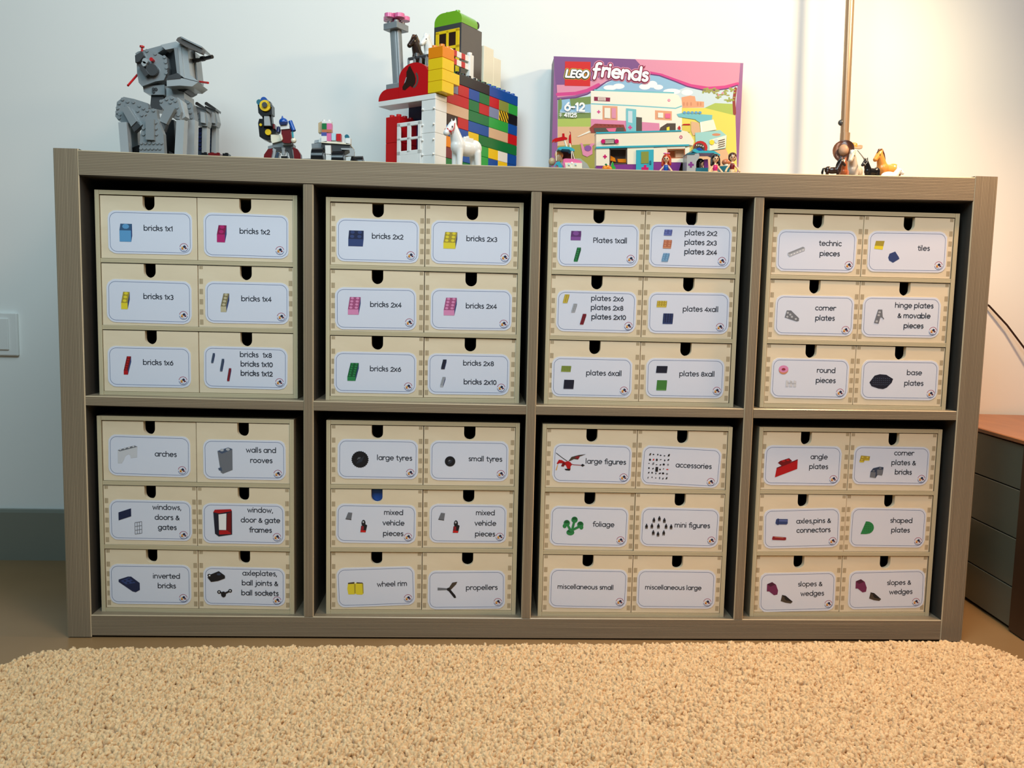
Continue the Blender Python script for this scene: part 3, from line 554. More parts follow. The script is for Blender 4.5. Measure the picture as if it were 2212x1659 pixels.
def rounded(w, h, r, n=6, jit=None):
    pts = []
    for (sx, sz, a0) in ((1, 1, 0), (-1, 1, 90), (-1, -1, 180), (1, -1, 270)):
        for i in range(n+1):
            a = R(a0+90*i/n); pts.append((sx*(w/2-r)+r*math.cos(a), sz*(h/2-r)+r*math.sin(a)))
    if jit: pts = [(x+jit.uniform(-.0004, .0004), z+jit.uniform(-.0004, .0004)) for x, z in pts]
    return pts
jr = random.Random(5)
def make_card(spec, parent, loc):
    num, cx, cz, cw, chh, ang, texts, logo, pics = spec
    mb = MB(); t = .00045; y = -t-.00005
    w, h = cw*1e-3, chh*1e-3
    out = rounded(w, h, .0125, 5, jr); k = len(out)
    # gently cockled sheet: a rounded-rectangle slab
    mb.prism(out, -t, 0, 'card_paper')
    mb.line(rounded(w-.0062, h-.0066, .0105, 8), .00032, y, 'ink_line', closed=True)
    for s_, tx, tz in texts:
        u_ = .00530
        if text_width(s_)*u_ > .082: u_ = .0049
        lettering(mb, s_, tx*1e-3, tz*1e-3, u_, y, 'ink_text', hw=.122)
    lx, lz = logo[0]*1e-3, logo[1]*1e-3; r = .0062
    mb.disc(lx, lz, r+.0004, y, 'card_paper', 20)
    mb.line([(lx+r*math.cos(R(a)), lz+r*math.sin(R(a))) for a in range(12, 171, 12)], .00042, y-.00003, 'ink_ringred')
    mb.line([(lx+r*math.cos(R(a)), lz+r*math.sin(R(a))) for a in range(192, 351, 12)], .00042, y-.00003, 'ink_ringblue')
    q = lambda pts, m, d: mb.flat([(lx+a*r, lz+c*r) for a, c in pts], y-.00003*d, m)
    q([(-.6, -.1), (-.1, -.25), (.1, -.45), (-.3, -.55), (-.7, -.4)], 'ink_orange', 2); q([(-.3, .2), (.1, .6), (.5, .35), (.45, -.05), (.0, -.1)], 'ink_navytop', 2)
    q([(.2, -.1), (.7, .0), (.7, -.3), (.3, -.4)], 'ink_redtop', 3); q([(-.65, .1), (-.3, .25), (-.05, -.15), (-.5, -.25)], 'ink_orange', 3); q([(-.6, -.3), (-.35, -.2), (-.3, -.5), (-.55, -.5)], 'ink_darkred', 4)
    q([(-.3, -.72), (.3, -.72), (.25, -.8), (-.25, -.8)], 'ink_ringblue', 2)
    for p in pics: pic(mb, p[0], p[1]*1e-3, p[2]*1e-3, p[3]*1e-3, p[4]*1e-3, y-.00002, p[5:])
    o = mb.build('label_card', parent, loc=loc); o.rotation_euler = (0, -R(ang), 0)
    words = ' '.join(s_.replace('technic', 'perforated').strip() for s_, _, _ in texts)
    o['label'] = 'white card with the words ' + ' '.join(words.replace(',', '').split())
    return o

DW = .1473; RH = (CH_H-4*CT)/3
def drawer_mesh(teeth, name='drawer'):
    mb = MB(); w, h, t = DW, RH-.0016, .0085; r = .0092; dn = .0212
    # front board outline with the thumb notch cut in its top edge, as quads so that the edge stays clean
    na = 10; arcp = [(r*math.cos(R(180+180*i/na)), h-dn+r+r*math.sin(R(180+180*i/na))) for i in range(na+1)]
    outl = [(-w/2, 0), (w/2, 0), (w/2, h), (r, h)]+[(x, z) for x, z in arcp[::-1]]+[(-r, h), (-w/2, h)]
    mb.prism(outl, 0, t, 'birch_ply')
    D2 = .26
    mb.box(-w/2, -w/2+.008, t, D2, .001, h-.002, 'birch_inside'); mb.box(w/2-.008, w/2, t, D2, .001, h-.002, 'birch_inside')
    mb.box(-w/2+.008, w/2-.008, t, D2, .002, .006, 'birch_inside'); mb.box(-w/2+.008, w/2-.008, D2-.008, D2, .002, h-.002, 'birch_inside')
    if teeth:
        for sx in (-1, 1):
            for i in range(6):
                z1 = h-.0005-i*.0160; z0 = z1-(.0082 if i else .0050)
                if i: z1 -= 0; 
                x0, x1 = sx*(w/2-.0012), sx*(w/2-.0068)
                mb.box(min(x0, x1), max(x0, x1), -.00012, .001, z0-(.004 if i else 0), z1-(.004 if i else 0), 'end_grain')
    return mb
tm = {True: drawer_mesh(True), False: drawer_mesh(False)}
DMESH = {}
cards = {c[0]: c for c in CARDS}
for ci in range(8):
    X0, Y0, a = CHEST[ci]; row = 0 if ci < 4 else 1
    zb = (zm1-sag(X0+CH_W/2, SAG['mid'])) if row == 0 else (zb1-sag(X0+CH_W/2, SAG['bot']))
    ch = thing('chest_of_drawers', (X0, Y0, zb), 'birch six-drawer chest, '+CNAME[ci], 'chest of drawers', 'birch six-drawer chests in the cubbies', a)
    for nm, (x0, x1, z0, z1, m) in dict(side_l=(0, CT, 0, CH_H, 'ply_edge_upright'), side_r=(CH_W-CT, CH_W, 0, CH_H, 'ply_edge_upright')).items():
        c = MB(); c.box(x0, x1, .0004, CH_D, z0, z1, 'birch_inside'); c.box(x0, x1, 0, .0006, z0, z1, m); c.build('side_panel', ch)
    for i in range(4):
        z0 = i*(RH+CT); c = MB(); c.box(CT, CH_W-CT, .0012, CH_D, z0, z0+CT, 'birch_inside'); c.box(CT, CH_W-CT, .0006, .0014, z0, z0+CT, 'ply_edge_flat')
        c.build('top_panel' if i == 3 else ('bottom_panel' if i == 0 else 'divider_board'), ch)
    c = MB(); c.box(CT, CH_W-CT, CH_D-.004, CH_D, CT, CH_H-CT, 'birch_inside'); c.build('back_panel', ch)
    rr = random.Random(40+ci)
    for r3 in range(3):
        for k2 in range(2):
            num = (ci+1)*10+r3*2+k2+1
            side = rr.choice([-1, 1, 0]) if k2 == 0 else rr.choice([1, 1, 0, -1])
            inner = CH_W-2*CT
            slack = inner-2*DW-.0006
            gl = rr.uniform(.1, .9)*slack if k2 == 0 else None
            if k2 == 0: keep = gl
            dxc = CT+keep*.6+DW/2 if k2 == 0 else CH_W-CT-(slack-keep)*.6-DW/2
            zc = (2-r3)*(RH+CT)+CT
            teeth = (num in (14,)) or ci in (1, 2, 3, 5, 6, 7) or (ci == 4 and num not in (51, 52))
            key = teeth
            if key not in DMESH:
                o = tm[teeth].build('drawer', ch); DMESH[key] = o.data
            else:
                o = bpy.data.objects.new('drawer', DMESH[key]); COL.objects.link(o); o.parent = ch
            yoff = .0022+rr.uniform(-.0008, .0012)
            o.location = (dxc, yoff, zc+.0003)
            sp = cards[num]
            make_card(sp, o, (sp[1]*1e-3-dxc, -.0001, sp[2]*1e-3-zc-.0003))
            if num == 63:
                c = MB(); c.box(-.016, .016, .0105, .042, .068, RH-.004, 'blue', .0008)
                for sx in (-.008, .008): c.cyl((sx, .026, RH-.0042), (sx, .026, RH-.0025), .0024, 'blue')
                q = c.build('toy_brick', o); q['label'] = 'blue toy brick showing in the thumb notch'

# ------------------------------------------------------------------ brick-built play stable
U, KH = .0318, .0189
BX, BY = .56824, .14812
bz = top_z(.45)+.0003
stable = thing('toy_stable', (BX, BY, bz), 'large toy stable of colourful chunky bricks with white door, grey column and dark tower', 'toy building', rotz=R(53.93))
zk = lambda k: (k+6)*KH
def brick(a0, a1, b0, b1, k0, k1, c, studs=False, name='brick', n=2, parent=stable):
    mb = MB(); g = .00012
    mb.box(a0*U+g, a1*U-g, b0*U+g, b1*U-g, zk(k0)+g, zk(k1)-g, c, .0006)
    if studs:
        na, nb = int(round((a1-a0)*2)), int(round((b1-b0)*2))
        for i in range(na):
            for j in range(1 if studs == 'front' else nb):
                x, y = (a0+(i+.5)/2)*U, (b0+(j+.5)/2)*U; mb.cyl((x, y, zk(k1)-g), (x, y, zk(k1)+.0042), .0046, c)
    return mb.build(name, parent)
ROWS = {3: [(2,5,'black'),(5,8,'blue')], 2: [(1,2,'lavender'),(2,3,'red'),(3,4,'blue'),(4,5,'green'),(5,6,'red'),(6,7,'olive'),(7,8,'brightgreen')],
 1: [(1,3,'red'),(3,4,'green'),(4,5,'red'),(5,6,'lavender'),(6,7,'yellow'),(7,8,'black')], 0: [(1,3,'peach'),(3,5,'green'),(5,7,'brightgreen'),(7,8,'blue')],
 -1: [(1,2,'darkbrown'),(2,3,'red'),(3,5,'blue'),(5,7,'peach'),(7,8,'red')], -2: [(1,3,'blue'),(3,4,'yellow'),(4,8,'green')],
 -3: [(1,2,'orange'),(2,4,'blue'),(4,5,'brightgreen'),(5,6,'yellow'),(6,7,'white'),(7,8,'blue')], -4: [(1,2,'maroon'),(2,4,'blue'),(4,5,'brightgreen'),(5,6,'blue'),(6,7,'yellow'),(7,8,'blue')],
 -5: [(1,4,'green'),(4,8,'red')], -6: [(1,5,'blue'),(5,8,'yellow')]}
for k, row in ROWS.items():
    for a0, a1, c in row:
        o = brick(a0, a1, 0, 1, k, k+1, c, studs='front' if k == 3 else False)
        if (k, a0) == (1, 6):
            mb = MB()
            for i in range(-1, 5):
                x0 = 6+.27*i; seg = []
                for (x, z) in ((x0, 1.98), (x0+.12, 1.98), (x0+.12+.42, 1.02), (x0+.42, 1.02)): seg.append((x, z))
                if x0 < 6: seg = [(6.02, 1.98-(6.02-x0)*2.28), (6.02, min(1.98, 1.98-(6.02-x0-.12)*2.28)), (x0+.54, 1.02), (x0+.42, 1.02)]
                if x0+.54 > 7: seg = [(min(x, 6.98), z if x <= 6.98 else 1.98-(6.98-x0-(.12 if i2 in (1, 2) else 0))*2.28) for i2, (x, z) in enumerate(seg)]
                mb.flat([(x*U, zk(z)) for x, z in seg], -.0001, 'black')
            mb.build('stripes', o)
for r0 in (-6, -4, -2): brick(0, 1, 0, .98, r0, r0+2, 'white')
brick(0, 1, 0, .98, 0, .95, 'white')
brick(-.02, 1, 0, 4.1, .95, 1.45, 'white', name='roof_plate')
brick(1.5, 2.2, 1, 3.2, -6, 4, 'navy', name='inner_wall'); brick(1, 7.9, .5, 3., 4., 4.3, 'green', name='base_plate')
mb = MB()
for i in range(13): 
    for j in (1.25, 1.75): mb.cyl(((1.3+i*.5)*U, j*U, zk(4.25)), ((1.3+i*.5)*U, j*U, zk(4.25)+.0042), .0046, 'brightgreen')
    mb.cyl(((1.3+i*.5)*U, .75*U, zk(4.3)), ((1.3+i*.5)*U, .75*U, zk(4.3)+.0050), .0046, 'brightgreen')
mb.build('stud_row', stable)
brick(2.2, 7.9, 1, 3., -6, 4, 'darkgrey', name='core')
brick(0, 1.9, 2.56, 3.56, -6, -2.5, 'red'); brick(0, 1.9, 2.56, 3.56, -2.5, -.1, 'red', studs=True)
Fm = Matrix(((0, 1, 0, 0), (1, 0, 0, 0), (0, 0, 1, 0), (0, 0, 0, 1)))    # (b, a, z) -> local
def front(poly, a0, a1, c, name, parent=stable, label=None):
    mb = MB(); mb.prism([(b*U, zk(k)) for b, k in poly], a0*U, a1*U, c, M=Fm); o = mb.build(name, parent)
    if label: o['label'] = label
    return o
ac = lambda cb, ck, rb, rk, a0, a1, n=10: [(cb+rb*math.cos(R(a0+(a1-a0)*i/n)), ck+rk*math.sin(R(a0+(a1-a0)*i/n))) for i in range(n+1)]
front([(.53, 1.46)]+ac(1.57, 3.2, 1.04, 1.26, 180, 0, 18)+[(2.61, 1.46)], 0, 1, 'red', 'arch_brick')
front([(2.62, 1.46), (2.62, 2.47)]+ac(3.5, 1.46, .62, 1.0, 90, 0, 10), 0, 1, 'red', 'curved_brick')
# horse-head emblem on the red arch
emb = MB(); eb = lambda pts, m, d: emb.add([(-.0004*d, b*U, zk(k)) for b, k in pts], [tuple(range(len(pts)))], m)
emb_pts = [(1.80, 4.25), (1.70, 3.95), (1.62, 3.75), (1.48, 3.4), (1.40, 3.0), (1.42, 2.6), (1.62, 2.25), (1.78, 2.45), (1.95, 2.3), (2.15, 2.12), (2.32, 2.2), (2.34, 2.45), (2.22, 2.7), (2.12, 3.0), (2.06, 3.35), (2.06, 3.75), (1.98, 3.9), (1.92, 4.12)]
eb(emb_pts, 'darkbrown', 1)
hs = ac(1.62, 2.95, .42, .80, 130, 260, 12)+ac(1.62, 2.95, .30, .62, 260, 130, 12); eb(hs, 'taupe', .6); eb([(2.22, 2.7), (2.12, 2.85), (2.02, 3.25), (2.08, 3.25)], 'lightgrey', 1.5)
emb.build('emblem', stable)['label'] = 'brown horse head emblem with horseshoe'
# column with pink flower
brick(.05, 1, 2.62, 3.62, 2.47, 2.95, 'midgrey', name='column_base')
mb = MB(); mb.cyl((.5*U, 3.02*U, zk(2.95)), (.5*U, 3.28*U, zk(7.9)), .0088, 'midgrey', .0094, 24)
for dy in (-.0062, .0062): mb.cyl((.5*U-.0035, 3.02*U+dy, zk(2.95)), (.5*U-.0035, 3.28*U+dy, zk(7.9)), .0042, 'midgrey', .0042, 12)
smooth_sharp(mb.build('column', stable))
brick(0, 1, 2.8, 3.8, 7.9, 8.5, 'midgrey', studs=True, name='column_top')
mb = MB(); mb.cyl((.5*U, 3.3*U, zk(8.5)), (.5*U, 3.3*U, zk(8.95)), .0076, 'pink', .0066, 20)
for i in range(5):
    t = 2*math.pi*i/5+.5; mb.cyl((.5*U+.0155*math.cos(t), 3.3*U+.0155*math.sin(t), zk(8.9)), (.5*U+.0155*math.cos(t), 3.3*U+.0155*math.sin(t), zk(9.25)), .0088, 'pink', n=20)
mb.cyl((.5*U, 3.3*U, zk(8.9)), (.5*U, 3.3*U, zk(9.42)), .009, 'magenta', n=20)
smooth_sharp(mb.build('flower', stable))['label'] = 'pink five-petal flower piece on top of the grey column'
# yellow stack
for k, c in ((1.5, 'yellow'), (2.5, 'yellow'), (3.5, 'yellow'), (4.5, 'orange')):
    brick(-.02, 1.5 if k == 2.5 else 1, -.46, .54, k, k+1, c, studs=(k == 4.5))
# tower
T0, T1, TB0, TB1, TK = 3.5, 5.5, 1.0, 3.0, 9.55
brick(T0, T1, TB0, TB1, 4.25, TK, 'taupe', name='tower_block')
mb = MB(); mb.box(T0*U-.0006, T0*U+.001, TB0*U+.0002, TB1*U-.0002, zk(4.3), zk(TK)-.0002, 'darkgrey'); mb.build('tower_front', stable)
front([(TB0, TK), (TB0, TK+.35)]+ac(TB0+.62, TK+.35, .62, .85, 0+180, 90, 8)+ac(TB1-.62, TK+.35, .62, .85, 90, 0, 8)+[(TB1, TK)], T0, T1-.45, 'lime', 'roof_brick', label='lime green rounded roof brick')
mb = MB()
for b_ in (1.6, 2.3): mb.cyl(((T0+.4)*U, b_*U, zk(TK+1.15)), ((T0+.4)*U, b_*U, zk(TK+1.42)), .0046, 'lime')
mb.build('roof_stud', stable)
mb = MB(); fy = T0*U-.0022
def bar(b0, b1, k0, k1, m='yellow', t=.0022): mb.box(fy, fy+t, b0*U, b1*U, zk(k0), zk(k1), m, .0006)
bar(1.12, 2.86, 8.75, 9.05); bar(1.12, 1.38, 4.6, 9.0); bar(2.6, 2.86, 4.6, 9.0); bar(1.9, 2.08, 4.6, 9.0); bar(1.12, 2.86, 7.2, 7.5); bar(1.12, 2.86, 5.6, 5.9)
mb.build('window_frame', stable)['label'] = 'yellow window frame of the tower'
mb = MB(); mb.box(fy+.0012, fy+.0016, 1.2*U, 2.8*U, zk(4.7), zk(8.9), 'darkbrown'); mb.build('window_back', stable)
brick(5.6, 6.6, .9, 1.9, 4.25, 8.3, 'cream', name='cream_block'); brick(6.6, 7.4, .9, 1.9, 4.25, 7.6, 'cream', name='cream_block')
mb = MB(); cx, cy, cz = 5.2*U, 1.3*U, zk(TK)+.004
for s_ in (-1, 1): mb.ball((cx+s_*.006, cy, cz+.008), (.006, .004, .007), 'darkbrown')
mb.cyl((cx, cy, cz-.006), (cx, cy, cz+.006), .0045, 'darkbrown'); mb.build('brown_topper', stable, smooth=True)['label'] = 'small dark brown two-lobed piece on the tower'
# fence of dark bars
mb = MB(); fx = 1.05*U
mb.box(fx, fx+.004, .6*U, 2.9*U, zk(5.4), zk(5.66), 'darkgrey', .0008); mb.box(fx, fx+.004, .6*U, 2.9*U, zk(4.3), zk(4.5), 'darkgrey', .0008)
for i in range(6): mb.box(fx, fx+.003, (.6+.44*i)*U, (.6+.44*i+.13)*U, zk(4.3), zk(5.6), 'midgrey', .0006)
mb.cyl((fx+.003, 2.3*U, zk(5.6)), (fx+.003, 2.3*U, zk(5.9)), .0046, 'darkgrey')
mb.build('fence', stable)['label'] = 'dark grey railing behind the red arch'
# striped barrier
mb = MB(); y0 = .3*U
for (k0, k1) in ((5.62, 6.14), (4.85, 5.37)):
    seg = [(1.4, 1.85, 'white'), (1.85, 2.2, 'red'), (2.2, 2.62, 'white'), (2.62, 2.97, 'red'), (2.97, 3.4, 'white')]
    for a0, a1, c in seg: mb.box(a0*U, a1*U, y0, y0+.003, zk(k0), zk(k1), c)
mb.box(3.3*U, 3.68*U, y0-.003, y0+.008, zk(4.2), zk(6.3), 'white', .001); mb.cyl((3.45*U, y0+.002, zk(6.3)), (3.45*U, y0+.002, zk(6.5)), .0046, 'white'); mb.box(3.3*U, 4.05*U, y0-.003, y0+.008, zk(4.05), zk(4.32), 'white', .001)
mb.build('barrier', stable)['label'] = 'white barrier with red blocks along its two rails'
# door
dp = front([(.9, -6), (.9, -.82), (2.58, -.82), (2.62, -.86), (2.62, -6)], -.02, .06, 'white', 'door') if 0 else None
mb = MB(); dx0 = -.0035; dt = .0035
def dbar(b0, b1, k0, k1): mb.box(dx0, dx0+dt, b0*U, b1*U, zk(k0), zk(k1), 'white', .0008)
dbar(.92, 2.64, -1.2, -.82); dbar(.92, 2.64, -2.45, -2.2); dbar(.92, 2.64, -3.8, -3.4); dbar(2.38, 2.64, -6, -.85); dbar(.92, 1.14, -6, -.85); dbar(1.64, 1.9, -3.6, -.9); dbar(1.1, 2.4, -6, -3.7)
mb.build('door', stable)['label'] = 'white door with four openings'
mb = MB()
for k_ in (.15, -1.25, -2.6, -3.9):
    for b_ in (.1, .86): mb.cyl((0, b_*U, zk(k_)), (-.0028, b_*U, zk(k_)), .0022, 'white', .0012, 10)
mb.build('hinge_peg', stable)

# ------------------------------------------------------------------ toy horses
def horse_shapes(s, fat=1.):
    L = lambda *v: tuple(x*s for x in v)
    sh = [('b', L(0, 0, .47), L(.27, .125*fat, .145)), ('b', L(-.19, 0, .49), L(.15, .13*fat, .17)), ('b', L(.2, 0, .5), L(.15, .13*fat, .155)),
          ('c', L(-.2, 0, .54), L(-.31, 0, .80), .125*s, .085*s), ('b', L(-.325, 0, .83), L(.085, .075, .09)), ('c', L(-.335, 0, .83), L(-.455, 0, .70), .078*s, .056*s), ('b', L(-.465, 0, .685), L(.06, .058, .056))]
    for y in (-1, 1):
        sh += [('c', L(-.2, .07*y, .42), L(-.21, .075*y, .04), .062*s, .05*s), ('c', L(.22, .07*y, .42), L(.25, .075*y, .04), .07*s, .05*s),
               ('c', L(-.30, .045*y, .88), L(-.305, .055*y, .96), .028*s, .014*s), ('c', L(-.21, .075*y, .03), L(-.215, .075*y, .022), .055*s, .05*s), ('c', L(.25, .075*y, .03), L(.25, .075*y, .022), .055*s, .05*s)]
    return sh
def horse(px, py, Y, head, m, label, name='toy_horse', mane=None, extra=None, group=None, base=None, halter=None, blaze=None, fat=1., sadd=False):
    """ear tips at that height above the shelf; base z from the shelf top unless given"""
    P = at(px, py, Y); zb = top_z(P.x) if base is None else base
    s = (P.z-zb)/.975
    c, sn = math.cos(R(head)), math.sin(R(head)); ex = -.303*s
    o = thing(name, (P.x-c*ex, Y-sn*ex, zb), label, 'toy horse', group, rotz=R(head))
    blob('body', horse_shapes(s, fat), m, o, voxel=max(.0007, .017*s))
    mb = MB()
    for y in (-1, 1): mb.ball((-.385*s, .068*s*y, .80*s), (.014*s, .01*s, .02*s), 'black', 8, 6)
    mb.build('eye', o, smooth=True)
    if mane:
        mb = MB(); mb.tube([(-.41*s, 0, .84*s), (-.35*s, 0, .93*s), (-.27*s, 0, .94*s), (-.2*s, 0, .84*s), (-.15*s, 0, .72*s), (-.11*s, 0, .61*s)], [.015*s, .035*s, .04*s, .042*s, .038*s, .02*s], mane, 10)
        mb.build('mane', o, smooth=True)
        mb = MB(); mb.tube([(.32*s, 0, .58*s), (.4*s, 0, .55*s), (.43*s, 0, .4*s), (.41*s, 0, .2*s)], [.03*s, .045*s, .05*s, .02*s], mane); mb.build('tail', o, smooth=True)
    if halter:
        mb = MB()
        for y in (-1, 1):
            mb.tube([(-.475*s, .03*s*y, .76*s), (-.43*s, .066*s*y, .70*s), (-.37*s, .08*s*y, .735*s), (-.345*s, .085*s*y, .80*s), (-.33*s, .07*s*y, .87*s)], .009*s, halter, 6)
            mb.tube([(-.47*s, .03*s*y, .765*s), (-.41*s, .066*s*y, .715*s), (-.40*s, .06*s*y, .66*s)], .009*s, halter, 6)
        mb.build('halter', o, smooth=True)
    if blaze:
        mb = MB(); mb.ball((-.425*s, 0, .79*s), (.05*s, .028*s, .075*s), blaze, 8, 6, M=None); mb.build('blaze', o, smooth=True)
    if sadd:
        mb = MB(); mb.box(-.08*s, .12*s, -.07*s, .07*s, .58*s, .66*s, m, .004*s)
        for y in (-.04, .04): mb.cyl((.0, y*s, .65*s), (.0, y*s, .69*s), .03*s, m)
        mb.build('saddle', o)
    return o
horse(980, 255, .085, 40, 'white', 'white toy horse with a red halter in front of the multicoloured brick wall', halter='red', sadd=True, group=None)
upz = bz+zk(4.25)+.0002
horse(896, 74, .262, 48, 'darkbrown', 'dark brown toy horse behind the railing on the toy stable', mane='brown', base=upz)
horse(922, 71, .240, 48, 'white', 'white toy horse on the toy stable beside the orange brick', base=upz, mane='white')
rp = lambda x, y: (1780+x/12.29, 290+y/12.29)
horse(*rp(455, 640), .07, 160, 'darkbrown', 'small dark brown toy horse, leftmost of the horses by the lamp', mane='black')
horse(*rp(540, 590), .125, 60, 'horsered', 'chestnut toy horse with a pale blaze behind the small dark brown one', mane='darkbrown', blaze='cream')
horse(*rp(770, 400), .165, 50, 'horsegrey', 'pale grey toy horse in front of the lamp pole', mane='white')
horse(*rp(1130, 610), .10, 20, 'black', 'black toy horse with silver bridle right of the pale grey one', halter='lightgrey')
horse(*rp(1500, 375), .14, 25, 'horsetan', 'golden tan toy horse with a dark forelock, the tallest on the right', mane='brown', fat=1.15)
P = at(*rp(1760, 1040), .06); ly = thing('toy_pony', (P.x, .06, top_z(P.x)), 'small white pony lying down in front of the golden tan horse', 'toy pony')
z_ = P.z-top_z(P.x)
blob('body', [('b', (-.002, 0, .008), (.014, .007, .008)), ('c', (.008, 0, .010), (.014, 0, .019), .0055, .004), ('c', (.014, 0, .019), (.020, -.001, .014), .004, .003), ('c', (.012, 0, .022), (.011, 0, .026), .002, .001), ('c', (-.012, -.004, .004), (.002, -.006, .003), .003, .002)], 'white', ly, voxel=.0008)
mb = MB(); mb.ball((.0165, -.0035, .018), .0008, 'black', 6, 5); mb.build('eye', ly)

mat('hatcrown', (176, 140, 112), .5)
def hat(px, py, Y, rx, mbrim, mcrown, tilt, label):
    P = at(px, py, Y); o = thing('toy_hat', P, label, 'toy hat'); mb = MB()
    M_ = Matrix.Rotation(R(tilt[0]), 4, 'Z') @ Matrix.Rotation(R(tilt[1]), 4, 'X')
    pr = [(0, rx*.52), (rx*.24, rx*.52), (rx*.44, rx*.40), (rx*.48, .0012), (rx*.95, .0012), (rx, .0022), (rx, .0), (0, 0)]
    n = 24; vs = []; k = len(pr)
    for i in range(n):
        t = 2*math.pi*i/n
        vs += [M_ @ Vector((r*math.cos(t), r*math.sin(t)*1.12, z+(.003*math.cos(2*t) if r > rx*.5 else 0))) for r, z in pr]
    for nm, js, m in (('crown', (0, 1, 2), mcrown), ('brim', (3, 4, 5, 6), mbrim)):
        q = MB(); q.v = [tuple(v) for v in vs]
        for i in range(n):
            for j in js: q.f.append((i*k+j, i*k+j+1, ((i+1)%n)*k+j+1, ((i+1)%n)*k+j)); q.m.append(q.mi(m))
        q.build(nm, o, smooth=True)
    return o
hat(*rp(520, 440), .200, .0185, 'brown', 'hatcrown', (-28, 78), 'brown broad-brimmed toy hat with paler crown leaning among the horses')
hat(*rp(760, 345), .232, .0165, 'hatcrown', 'horsetan', (10, 12), 'tan toy cowboy hat with a pale band at the foot of the lamp pole')
mb = MB(); mb.tube([at(*rp(890, 430), .2), at(*rp(980, 540), .18), at(*rp(1065, 650), .15), at(*rp(1075, 760), .14)], [.0006, .0009, .0012, .0008], 'darkbrown')
tag(mb.build('toy_strap'), 'thin dark brown strap slanting down to the black toy horse', 'strap')

# ------------------------------------------------------------------ grey brick-built walker
wp = lambda x, y, Y: at(220+x/5.53, 60+y/5.53, Y)
WX = at(370, 330, .12); wz = top_z(WX.x)
walker = thing('toy_walker', (WX.x, .15, wz), 'grey brick-built walking machine with a boxy head and red rods, far left on the shelf', 'toy robot')
WO = Vector((WX.x, .15, wz)); cut = lambda v: Vector((v.x, v.y, max(v.z, wz)))-WO
def wprism(pts, Y, d, m, name, studs=(), smat=None, drop=False, label=None, sr=.0026):
    mb = MB(); P3 = [cut(wp(x, y, Y)) for x, y in pts]
    if drop:  # legs go down to the shelf
        zs = sorted(range(len(P3)), key=lambda i: P3[i].z)[:2]
        for i in zs: P3[i].z = 0
    mb.prism([(p.x, p.z) for p in P3], Y-WO.y, Y-WO.y+d, m)
    for (x, y) in studs:
        p = cut(wp(x, y, Y)); mb.cyl((p.x, Y-WO.y, p.z), (p.x, Y-WO.y-.0017, p.z), sr, smat or m, n=10)
    o = mb.build(name, walker)
    if label: o['label'] = label
    return o
def hexa(tops, bots, m, name):
    mb = MB(); T = [cut(wp(*p)) for p in tops]; B = [cut(wp(*p)) for p in bots]
    T.append(T[0]+T[2]-T[1]); B.append(B[0]+B[2]-B[1])
    mb.add(T+B, [(0, 1, 2, 3), (7, 6, 5, 4), (0, 4, 5, 1), (1, 5, 6, 2), (2, 6, 7, 3), (3, 7, 4, 0)], m); return mb.build(name, walker)
hexa([(700, 235, .17), (880, 178, .125), (1110, 250, .21)], [(700, 700, .17), (925, 690, .125), (1130, 640, .21)], 'darkgrey', 'head_core')
wprism([(400, 305), (430, 285), (520, 262), (705, 212), (880, 170), (880, 235), (730, 262), (620, 330), (420, 380)], .135, .05, 'midgrey', 'head_top')
wprism([(700, 205), (885, 163), (1000, 225), (880, 240), (760, 262)], .125, .06, 'lightgrey', 'roof_edge')
wprism([(415, 390), (430, 300), (560, 262), (660, 300), (735, 340), (770, 345), (790, 470), (770, 560), (740, 625), (640, 640), (480, 700), (440, 655), (420, 540)], .128, .05, 'midgrey', 'snout', studs=[(540, 275), (640, 310), (750, 350), (765, 410), (775, 475), (770, 540)])
wprism([(860, 235), (905, 240), (935, 590), (900, 570)], .119, .012, 'midgrey', 'front_post'); wprism([(890, 225), (945, 235), (985, 600), (930, 560)], .121, .02, 'lightgrey', 'front_post')
wprism([(945, 232), (1020, 235), (1055, 560), (1150, 640), (990, 600), (955, 400)], .123, .03, 'lightgrey', 'front_post')
wprism([(1030, 262), (1105, 280), (1140, 630), (1055, 560)], .165, .03, 'black', 'window_opening'); wprism([(1095, 280), (1112, 285), (1150, 640), (1128, 610)], .15, .03, 'midgrey', 'front_post')
wprism([(942, 105), (1212, 252), (1190, 305), (1000, 225), (885, 150), (905, 118)], .11, .012, 'taupe', 'visor'); wprism([(950, 103), (1020, 140), (1195, 222), (1190, 240), (940, 118)], .105, .05, 'midgrey', 'visor')
wprism([(775, 605), (965, 603), (1150, 650), (1080, 700), (930, 690), (775, 700)], .118, .05, 'lightgrey', 'chin'); wprism([(785, 575), (905, 540), (940, 565), (940, 605), (775, 620)], .117, .02, 'darkgrey', 'chin')
wprism([(860, 695), (1060, 695), (1040, 735), (985, 765), (920, 755)], .14, .04, 'darkgrey', 'jaw')
wprism([(430, 440), (470, 430), (560, 550), (520, 580)], .118, .012, 'darkgrey', 'cheek_bar'); wprism([(395, 330), (480, 280), (500, 330), (450, 400), (400, 415)], .12, .012, 'darkgrey', 'cheek_block')
mb = MB()
for (x, y, r, m) in ((595, 500, .0095, 'darkgrey'), (590, 375, .003, 'red'), (515, 395, .0045, 'lightgrey'), (500, 430, .004, 'lightgrey')):
    p = cut(wp(x, y, .12)); mb.cyl((p.x, p.y, p.z), (p.x, p.y+.01, p.z), r, m, n=20)
mb.build('gear', walker)
def rod(p, q, r, m, name, label=None):
    mb = MB(); mb.cyl(cut(wp(*p)), cut(wp(*q)), r, m, n=12); o = smooth_sharp(mb.build(name, walker))
    if label: o['label'] = label
